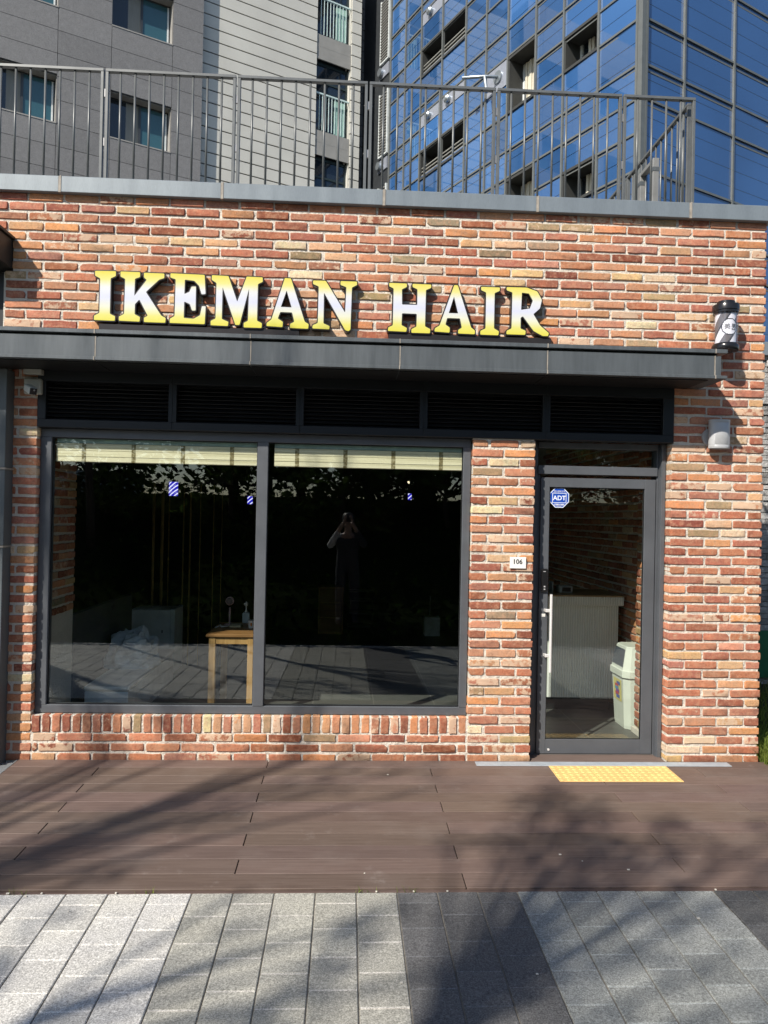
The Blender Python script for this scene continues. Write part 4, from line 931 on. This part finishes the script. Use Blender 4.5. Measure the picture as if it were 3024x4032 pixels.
# right window: box, dustpan, cart
t=thing('grey_bin','pale grey square bin with a thin upright handle standing deep in the shop','bin',(1.36,5.8,0))
b=MB(); b.box(1.235,1.48,5.80,6.0,.0,.30,bev=.01); b.build('bin_body',simple('cool_grey_plastic',(.68,.78,.78),.5),t); b=MB(); b.tube([(1.33,5.9,.30),(1.325,5.9,.62)],.01,8); b.build('pole',GALV,t)
t=thing('storage_cart','tan wooden drawer cart standing deep in the dark shop','cart',(-.2,5.9,0))
b=MB(); b.box(-.42,-.03,5.9,6.2,.0,.74,bev=.005); b.build('carcass',WOOD,t); b=MB()
for z in (.04,.27,.50): b.box(-.40,-.05,5.885,5.90,z,z+.21,bev=.003)
b.build('drawer',WTOP,t)
t=thing('salon_trolley','dim black salon trolley with shelves beside the tan cart','trolley',(.25,5.9,0))
b=MB()
for z in (.12,.32,.52,.66): b.box(.04,.44,5.85,6.15,z,z+.02,bev=.003)
b.build('shelf',simple('dim_shelf',(.10,.10,.09),.5),t); b=MB()
for x in (.05,.43):
    for y in (5.86,6.14): b.tube([(x,y,0),(x,y,.68)],.008,6)
b.build('leg',DARK,t)
# counter seen through the door
def mat_ribbed():
    k=N('ribbed_panel'); v=k.coord(); sp=k.n('SeparateXYZ'); k.l(v,sp.inputs[0]); s=k.math('SINE',k.math('MULTIPLY',k.math('ADD',sp.outputs[0],sp.outputs[1]),2*math.pi/.024))
    c=k.ramp(k.math('MULTIPLY_ADD',s,.5,.5),[(0,(.68,.71,.68,1)),(.5,(.86,.88,.84,1))]); return k.bsdf(c,.5,0,.4,s,.5,.004)
RIB=mat_ribbed()
t=thing('reception_counter','white ribbed reception counter seen through the glass door','counter',(1.9,1.7,0))
b=MB(); b.box(1.80,2.655,1.46,2.0,.13,1.028,bev=.003); b.build('counter_front',RIB,t)
b=MB(); b.box(1.85,2.60,1.53,1.98,0,.13); b.build('plinth',SOFFIT,t)
b=MB(); b.box(1.78,2.685,1.40,2.02,1.03,1.113,bev=.003); b.build('counter_edge',RIB,t); b=MB(); b.box(1.77,2.69,1.39,2.03,1.1135,1.128,bev=.003); b.build('counter_top',mat_wood('counter_oak',(.30,.20,.10,1),(.45,.32,.18,1),(3,30,30)),t)
t=thing('card_terminal','white card terminal standing on the reception counter','card terminal',(2.17,1.63,1.128))
b=MB(); b.box(2.10,2.235,1.56,1.70,1.129,1.20,bev=.01); b.build('terminal_body',simple('pale_terminal',(.42,.45,.44),.4),t); b=MB(); b.box(2.125,2.21,1.556,1.562,1.145,1.185); b.build('screen',DARK,t)
t=thing('tablet_stand','thin dark tablet standing on edge at the left of the counter','tablet',(2.03,1.6,1.128))
b=MB(); b.box(2.02,2.032,1.54,1.66,1.129,1.24,bev=.003); b.build('tablet_body',GALV,t)
# trash bin
t=thing('trash_bin','tall white plastic litter bin with a dark flap and colourful sticker inside the glass door','bin',(2.66,.96,0))
WB=simple('white_bin_plastic',(.62,.66,.60),.4,0,.05)
cx,cy=2.66,.99; ang=math.radians(0)
def binp(w,d,z,c=.05): # chamfered rectangle ring
    return [(cx-w+c,cy-d,z),(cx+w-c,cy-d,z),(cx+w,cy-d+c,z),(cx+w,cy+d-c,z),(cx+w-c,cy+d,z),(cx-w+c,cy+d,z),(cx-w,cy+d-c,z),(cx-w,cy-d+c,z)]
def rings(b,R):
    base=len(b.v); b.v+= [p for r in R for p in r]; k=len(R[0])
    for a in range(len(R)-1):
        for i in range(k): b.face((base+a*k+i,base+a*k+(i+1)%k,base+(a+1)*k+(i+1)%k,base+(a+1)*k+i))
    b.face([base+i for i in range(k)][::-1]); b.face([base+(len(R)-1)*k+i for i in range(k)])
b=MB(); rings(b,[binp(.155,.155,0,.045),binp(.16,.16,.03,.045),binp(.185,.185,.50,.05)]); b.build('bin_body',WB,t)
b=MB(); rings(b,[binp(.197,.197,.46,.05),binp(.197,.197,.515,.05),binp(.187,.187,.522,.05),binp(.150,.150,.72,.04),binp(.142,.142,.728,.04)]); lid=b.build('lid',WB,t)
b=MB(); b.add([(cx-.188,cy-.13,.55),(cx-.188,cy+.13,.55),(cx-.158,cy+.11,.70),(cx-.158,cy-.11,.70)],[(0,3,2,1)]); b.build('flap',simple('dark_flap',(.05,.06,.075),.35),lid)
b=MB(); b.add([(cx-.1745,cy-.09,.23),(cx-.1745,cy+.10,.23),(cx-.1815,cy+.10,.42),(cx-.1815,cy-.09,.42)],[(0,3,2,1)]); 
stk=b.build('sticker',simple('yellow_sticker',(.62,.55,.18),.5),t); b=MB()
rk=random.Random(3)
for i,(cc) in enumerate([(.04,.10,.40,1),(.45,.04,.06,1),(.20,.05,.30,1),(.05,.25,.45,1),(.5,.06,.05,1),(.06,.08,.35,1)]):
    b.col=cc; y=cy-.07+rk.uniform(0,.07); z=.25+i*.024; b.add([(cx-.178-.0075*(z-.23)/.19,y,z),(cx-.178-.0075*(z-.23)/.19,y+.08,z),(cx-.179-.0075*(z-.21)/.19,y+.08,z+.03),(cx-.179-.0075*(z-.21)/.19,y,z+.03)],[(0,3,2,1)])
kk=N('sticker_print'); aa=attr_col(kk); kk.bsdf(aa.outputs['Color'],.5); b.build('sticker_print',kk.m,stk)

# ---------------------------------------------------------------- buildings behind, on a grid turned by 27 degrees
TH=math.radians(27); CU,SU=math.cos(TH),math.sin(TH)
def BG(p): return (p[0]*CU-p[1]*SU, p[0]*SU+p[1]*CU, p[2])
def rot(o, base): pass
# A: grey stone block
A=thing('stone_apartment_block','grey stone clad apartment block with sliding windows at the upper left','building',BG((-2,17,0)))
def mat_granite():
    k=N('grey_granite'); a=attr_col(k); v=k.coord(); n=k.noise(v,9,6,.75); n2=k.noise(v,45,3,.7); c=k.ramp(n,[(.3,(.155,.152,.152,1)),(.7,(.235,.232,.23,1))]); c=k.mix(.4,c,k.ramp(n2,[(.35,(.12,.12,.12,1)),(.65,(.27,.265,.26,1))])); c=k.mix(1,c,a.outputs['Color'],'MULTIPLY'); return k.bsdf(c,.6,0,.4,n2,.1)
vA=15.01; uc=[-8.0,-6.65,-5.10,-3.53,-2.26,-.71,.56,2.11,2.93]; wincols={(-5.10,-3.53),(-2.26,-.71),(.56,2.11)}
b=MB(); ra=random.Random(1); SILL0=14.40-2.9*4
for u0,u1 in zip(uc,uc[1:]):
    for s_ in range(0,6):
        for j in range(5):
            z0=SILL0+2.9*s_+.58*j; z1=z0+.58
            if (u0,u1) in wincols and j<2:
                continue
            if (u0,u1) in wincols and j==2: z0+=.06
            q=ra.uniform(.90,1.08); b.col=(q,q,q,1); b.box(u0+.006,u1-.006,vA,vA+.05,z0+.006,z1-.006,M=BG)
b.build('stone_cladding',mat_granite(),A)
b=MB()
for s_ in range(0,6):
    zz=SILL0+2.9*s_; b.box(-8,2.925,vA+.02,vA+.06,zz+1.205,zz+2.9,M=BG)
    last=-8
    for u0,u1 in zip(uc,uc[1:]):
        if (u0,u1) not in wincols: b.box(u0,min(u1,2.925),vA+.022,vA+.062,zz,zz+1.205,M=BG)
b.box(2.90,2.928,vA+.03,vA+6,0,SILL0+2.9*6,M=BG); b.box(-8,2.9,vA+.5,vA+6,0,SILL0+2.9*6,M=BG)
b.build('backing',simple('joint_dark',(.075,.075,.075),.9),A)
TEAL=None
def mat_window_glass(name,c,rough=.05): 
    k=N(name); m=k.bsdf(c,rough,0,.8); return m
GTEAL=mat_window_glass('teal_glass',(.035,.10,.125,1)); GDARK=mat_window_glass('dark_glass',(.015,.022,.03,1)); CURT=simple('grey_curtain',(.22,.22,.20),.8,0,.1,3,.3,(20,20,1)); FRD=simple('window_frame_dark',(.045,.05,.055),.4,.2); FRL=simple('window_frame_pale',(.62,.66,.66),.4); REV=simple('window_reveal',(.30,.29,.27),.6)
def windowA(u0,zs):
    u1=u0+1.55; f=MB(); d=vA+.30
    f.box(u0,u1,d,d+.05,zs,zs+.05,M=BG); f.box(u0,u1,d,d+.05,zs+1.15,zs+1.20,M=BG); f.box(u0,u0+.04,d,d+.05,zs+.05,zs+1.15,M=BG); f.box(u1-.05,u1,d,d+.05,zs+.05,zs+1.15,M=BG); f.box(u0+.76,u0+.82,d-.01,d+.05,zs+.05,zs+1.15,M=BG)
    w_=f.build('window',FRD,A)
    r=MB(); r.box(u1-.012,u1,vA+.05,d,zs,zs+1.2,M=BG); r.box(u0,u1,vA-.01,d,zs-.02,zs+.012,M=BG); r.box(u0,u0+.012,vA+.05,d,zs,zs+1.2,M=BG); r.box(u0,u1,vA+.05,d,zs+1.19,zs+1.21,M=BG); r.build('reveal',REV,w_)
    g_=MB(); g_.box(u0+.04,u0+.44,d+.02,d+.03,zs+.05,zs+1.15,M=BG); g_.build('dark_pane',GDARK,w_)
    g_=MB(); g_.box(u0+.44,u0+.76,d+.02,d+.03,zs+.05,zs+1.15,M=BG); g_.build('curtain',CURT,w_)
    g_=MB(); g_.box(u0+.82,u1-.09,d+.012,d+.03,zs+.05,zs+1.15,M=BG); g_.build('teal_pane',GTEAL,w_)
    g_=MB(); g_.box(u1-.09,u1-.05,d-.005,d+.03,zs+.05,zs+1.15,M=BG); g_.build('sash_edge',FRL,w_)
for u0 in (-5.10,-2.26,.56):
    for s_ in (2,3,4,5): windowA(u0,SILL0+2.9*s_)
# B: light panelled block
B=thing('panelled_apartment_block','pale grey panelled apartment block with balcony windows in the upper middle','building',BG((5.4,17,0)))
vB=15.22
def mat_panel():
    k=N('pale_panel'); v=k.coord(); n=k.noise(v,1.0,4,.5); n2=k.noise(v,60,2); c=k.ramp(n,[(.3,(.50,.49,.44,1)),(.7,(.60,.59,.53,1))]); c=k.mix(.25,c,k.ramp(n2,[(.3,(.44,.44,.40,1)),(.7,(.62,.61,.56,1))])); return k.bsdf(c,.7,0,.3,n2,.05)
PAN=mat_panel(); PAN2=simple('grey_spandrel',(.27,.265,.245),.7,0,.1,3)
b=MB(); c2=MB(); P_=.3485; z=14.31-P_*34
while z<19:
    z1=z+P_
    def put(mb,u0,u1,za,zb): mb.box(u0,u1,vB,vB+.06,za+.034,zb,M=BG)
    wz=[(13.46+2.9*k,15.62+2.9*k) for k in range(-3,3)]
    inside=any(z1>a+.02 and z<c-.02 for a,c in wz)
    put(b,2.93,6.42,z,z1); put(b,7.585,7.91,z,z1)
    z=z1
b.build('panel_cladding',PAN,B)
for k in range(-3,3):
    za,zb=15.62+2.9*k,16.36+2.9*k; c2=MB(); c2.box(6.425,7.58,vB+.03,vB+.07,za,za+.36,M=BG); c2.box(6.425,7.58,vB+.032,vB+.068,za+.36,za+.38,M=BG); c2.box(6.425,7.58,vB+.03,vB+.07,za+.38,zb,M=BG); c2.build('spandrel_panel',PAN2,B)
b=MB(); b.box(2.93,6.42,vB+.03,vB+6,0,19.5,M=BG); b.box(7.585,7.905,vB+.03,vB+6,0,19.5,M=BG); b.box(6.42,7.585,vB+.55,vB+6,0,19.5,M=BG); b.build('backing',simple('panel_joint',(.03,.03,.03),.9),B)
FG=simple('dark_green_frame',(.025,.04,.042),.4,.2); BAR=simple('balcony_bar',(.55,.68,.66),.4); CUR2=simple('mint_blind',(.30,.48,.42),.7,0,.2,2,.3,(14,14,1))
for k in range(-3,2):
    zs=13.46+2.9*k; d=vB+.18; f=MB(); zt=zs+2.16
    for q in ((6.42,6.50,zs,zt),(7.50,7.585,zs,zt)): f.box(q[0],q[1],d,d+.07,q[2],q[3],M=BG)
    for q in ((zs,zs+.07),(zs+1.16,zs+1.28),(zt-.08,zt),(zt-.62,zt-.56)): f.box(6.50,7.50,d+.002,d+.068,q[0],q[1],M=BG)
    w_=f.build('balcony_window',FG,B)
    g_=MB(); g_.box(6.5,7.5,d+.03,d+.05,zs+.07,zt-.08,M=BG); g_.build('pane',GDARK,w_)
    g_=MB(); g_.box(7.12,7.49,d+.015,d+.03,zs+.08,zs+1.15,M=BG); g_.build('blind',CUR2,w_)
    g_=MB()
    for i in range(9): g_.box(6.56+i*.105,6.575+i*.105,vB+.07,vB+.09,zs+.05,zs+1.13,M=BG)
    g_.box(6.42,7.58,vB+.06,vB+.10,zs+1.13,zs+1.17,M=BG); g_.build('balcony_bars',BAR,w_)
    g_=MB(); g_.box(7.555,7.583,vB+.06,d,zs,zt,M=BG); g_.build('reveal',PAN,w_)
# link wall in the shaded gap
b=MB(); z=0
while z<19.5: b.box(7.91,8.6,16.3,16.36,z+.02,z+P_,M=BG); b.box(7.90,7.935,vB+.07,16.3,z+.02,z+P_,M=BG); z+=P_
b.build('return_cladding',simple('shaded_panel',(.15,.15,.15),.7),B)  # pale panels with the gap's shade put into a darker grey
# C: glass tower
Cb=thing('glass_tower','blue glass curtain wall tower with a sharp corner at the upper right','building',BG((12,10,0)))
uC,vC=8.6,4.83
def mat_bluepane():
    k=N('blue_curtain_glass'); a=attr_col(k); v=k.coord(); sp=k.n('SeparateXYZ'); k.l(v,sp.inputs[0])
    s=k.math('MODULO',k.math('ADD',sp.outputs[2],40.12),.366); ln=k.math('LESS_THAN',s,.022)
    n=k.noise(v,.35,2,.4); base=k.mix(1,k.ramp(n,[(.35,(.030,.092,.235,1)),(.65,(.046,.130,.315,1))]),a.outputs['Color'],'MULTIPLY')
    c=k.mix(k.math('MULTIPLY',ln,.75),base,(.008,.02,.05,1)); m=k.bsdf(c,.03,0,.9,k.noise(v,.5,1),.02,.02)
    k.set(k.p,'Specular Tint',(.65,.82,1,1)); k.set(k.p,'Coat Weight',.7); k.set(k.p,'Coat Roughness',.02); k.set(k.p,'Coat IOR',1.75); return m
BLUE=mat_bluepane()
ML=[4.83,5.93,6.95,7.85,8.85,9.70,10.58,11.67,12.75,13.63,14.50]; LV=[0,.72,1.38,2.04,2.93]
MULL=simple('grey_mullion',(.145,.155,.150),.45,.2,.1)
SILV=simple('silver_spandrel',(.42,.45,.52),.35,.5,.08)
rc=random.Random(12); pn=MB(); ml=MB(); wins=[]; silver=MB()
for s_ in range(-2,4):
    zb=11.55+2.93*s_-0.0
    for ci,(v0,v1) in enumerate(zip(ML,ML[1:])):
        drift=.0
        for li,(a,c) in enumerate(zip(LV,LV[1:])):
            z0,z1=zb+a,zb+c
            if ci==1 and li==0: wins.append((v0,v1,z0,z1,'small')); continue
            if ci==3 and li in (0,1):
                if li==0: wins.append((v0,v1,z0,zb+1.30,'tall'))
                continue
            if ci in (6,7) and li==0:
                if ci==6: wins.append((v0,ML[8],z0-.08,z1-.03,'wide'))
                continue
            if ci in (6,7) and li==2: 
                silver=MB(); silver.box(uC-.012,uC+.02,v0+.03,v1-.03,z0+.02,z0+.36,M=BG); silver.build('silver_panel',SILV,Cb); z0+=.38
            if ci==4 and li==1 and s_==0: silver=MB(); silver.box(uC-.012,uC+.02,v0+.03,v1-.03,z0+.02,z1-.02,M=BG); silver.build('silver_panel',SILV,Cb); continue
            q=rc.uniform(.72,1.30); pn.col=(q*.95+.05,q,q,1); e1,e2,e3=[rc.gauss(0,.004) for _ in range(3)]
            pn.add([BG(p) for p in ((uC+e1,v0,z0),(uC+e2,v1,z0),(uC+e3,v1,z1),(uC+e1-e2+e3,v0,z1))],[(0,3,2,1)])
            ml.box(uC-.03,uC+.03,v0,v1,z0-.022,z0+.022,M=BG); ml.box(uC-.004,uC+.01,v0,v1,z0-.085,z0-.055,M=BG)
            if (ci in (1,6,7) and li==1) : pass
    # right face
    RU=[8.6,9.80,11.37,12.95,14.5,16.1]
    for u0,u1 in zip(RU,RU[1:]):
        for a,c in ((0,1.38),(1.38,2.04),(2.04,2.93)):
            q=rc.uniform(.93,1.05); pn.col=(q*.8,q*.86,q*.93,1); e1,e2,e3=[rc.gauss(0,.003) for _ in range(3)]
            pn.add([BG(p) for p in ((u0,vC+e1,zb+a),(u1,vC+e2,zb+a),(u1,vC+e3,zb+c),(u0,vC+e1-e2+e3,zb+c))],[(0,1,2,3)])
            ml.box(u0,u1,vC-.03,vC+.03,zb+a-.022,zb+a+.022,M=BG); ml.box(u0,u1,vC-.004,vC+.01,zb+a-.12,zb+a-.085,M=BG)
for v in ML[1:]: ml.box(uC-.045,uC+.03,v-.024,v+.024,5.6,22,M=BG)
for u in RU[1:]: ml.box(u-.024,u+.024,vC-.045,vC+.03,5.6,22,M=BG)
ml.box(uC-.06,uC+.05,vC+.06,vC+.11,5.6,22.05,M=BG); ml.box(uC+.06,uC+.11,vC-.06,vC+.05,5.6,22.05,M=BG)
pn.build('curtain_glass',BLUE,Cb); ml.build('mullion_grid',MULL,Cb)
b=MB(); b.box(uC-.055,uC+.055,vC-.055,vC+.055,5.6,22,M=BG); b.build('corner_post',MULL,Cb)
b=MB(); b.box(uC+.7,17,vC+.15,14.4,0,21.9,M=BG); 
b.box(uC+.1,17,vC+.1,15,0,6.0,M=BG); b.build('core',simple('core_dark',(.03,.03,.035),.9),Cb)
SOF=simple('recess_dark',(.04,.042,.04),.7); CRM=simple('cream_curtain',(.62,.58,.47),.8,0,.15,2,.5,(1,1,1)); 
for (v0,v1,z0,z1,kd) in wins:
    f=MB(); d=uC+.45
    f.box(uC-.02,d,v0+.03,v0+.06,z0,z1,M=BG); f.box(uC-.02,d,v1-.06,v1-.03,z0,z1,M=BG); f.box(uC-.035,d,v0+.03,v1-.03,z1-.03,z1+.03,M=BG); f.box(uC-.035,d,v0+.03,v1-.03,z0-.03,z0+.03,M=BG)
    w_=f.build('window',SOF,Cb)
    g_=MB(); g_.box(d-.01,d+.02,v0+.06,v1-.06,z0+.03,z1-.03,M=BG); g_.build('pane',GDARK,w_)
    if kd!='wide':
        g_=MB(); n=9; 
        for i in range(n): 
            if kd=='tall' or i in (0,1,2,5,6): g_.box(d-.09+.02*(i%2),d-.05+.02*(i%2),v0+.12+(v1-v0-.3)*i/n,v0+.12+(v1-v0-.3)*(i+.85)/n,z0+.04,z1-.06,M=BG)
        g_.build('curtain',CRM,w_)
        g_=MB(); g_.box(d-.05,d-.012,v1-.13,v1-.06,z0+.03,z1-.03,M=BG); g_.build('sash',FRL,w_)
    else:
        g_=MB()
        for zz in (.10,.20,.30): g_.box(uC+.02,uC+.05,v0+.06,v1-.06,z0+zz,z0+zz+.03,M=BG)
        g_.build('guard_rail',bpy.data.materials.get('guard_grey') or simple('guard_grey',(.22,.22,.20),.5),w_)
# vent caps on the silver band and the exhaust pipe
for s_ in range(-1,3):
    for v in (11.35,12.30): 
        z=11.55+1.38+2.93*s_+.19; b=MB(); c0=Vector(BG((uC-.012,v,z))); c1=Vector(BG((uC-.10,v,z))); c3=Vector(BG((uC-.14,v,z))); b.tube([c0,c1,c3],[.11,.11,.06],20); autosmooth(b.build('vent_cap',simple('vent_steel',(.36,.40,.43),.3,.7) if 'vent_steel' not in bpy.data.materials else bpy.data.materials['vent_steel'],Cb))
b=MB(); b.tube([BG((uC-.012,9.22,12.62)),BG((uC-.05,9.22,12.62))],.15,24); b.tube([BG((uC-.05,9.22,12.62)),BG((uC-.34,9.34,12.60)),BG((uC-.62,9.86,12.74))],.040,14); b.tube([BG((uC-.34,9.34,12.60)),BG((uC-.30,9.30,12.2))],.04,10); autosmooth(b.build('exhaust_pipe',bpy.data.materials['vent_steel'],Cb))
# louvred shaft at the far end of the left face
b=MB(); b.box(uC-.02,uC+.02,14.53,16.4,0,22,M=BG); b.build('shaft_wall',FRD,Cb)
for s_ in (-1,0,1,2):
    z0=13.08+2.93*s_; f=MB(); f.box(uC-.08,uC-.02,14.58,14.62,z0,z0+1.95,M=BG); f.box(uC-.08,uC-.02,15.06,15.12,z0,z0+1.95,M=BG); f.box(uC-.08,uC-.02,14.58,15.12,z0-.04,z0,M=BG); w_=f.build('louvre_frame',FRL,Cb)
    g_=MB(); z=z0+.03
    while z<z0+1.9: g_.box(uC-.10,uC-.03,14.62,15.06,z,z+.03,M=BG); z+=.09
    g_.build('louvre_slats',simple('louvre_grey',(.22,.22,.21),.5) if 'louvre_grey' not in bpy.data.materials else bpy.data.materials['louvre_grey'],w_)
    g_=MB(); g_.box(uC-.06,uC-.02,14.58,15.15,z0-.50,z0-.15,M=BG); g_.build('silver_panel',SILV,Cb)
    g_=MB(); g_.tube([BG((uC-.06,15.0,z0-.32)),BG((uC-.16,15.0,z0-.32))],.12,18); g_.build('vent_cap',bpy.data.materials['vent_steel'],Cb)
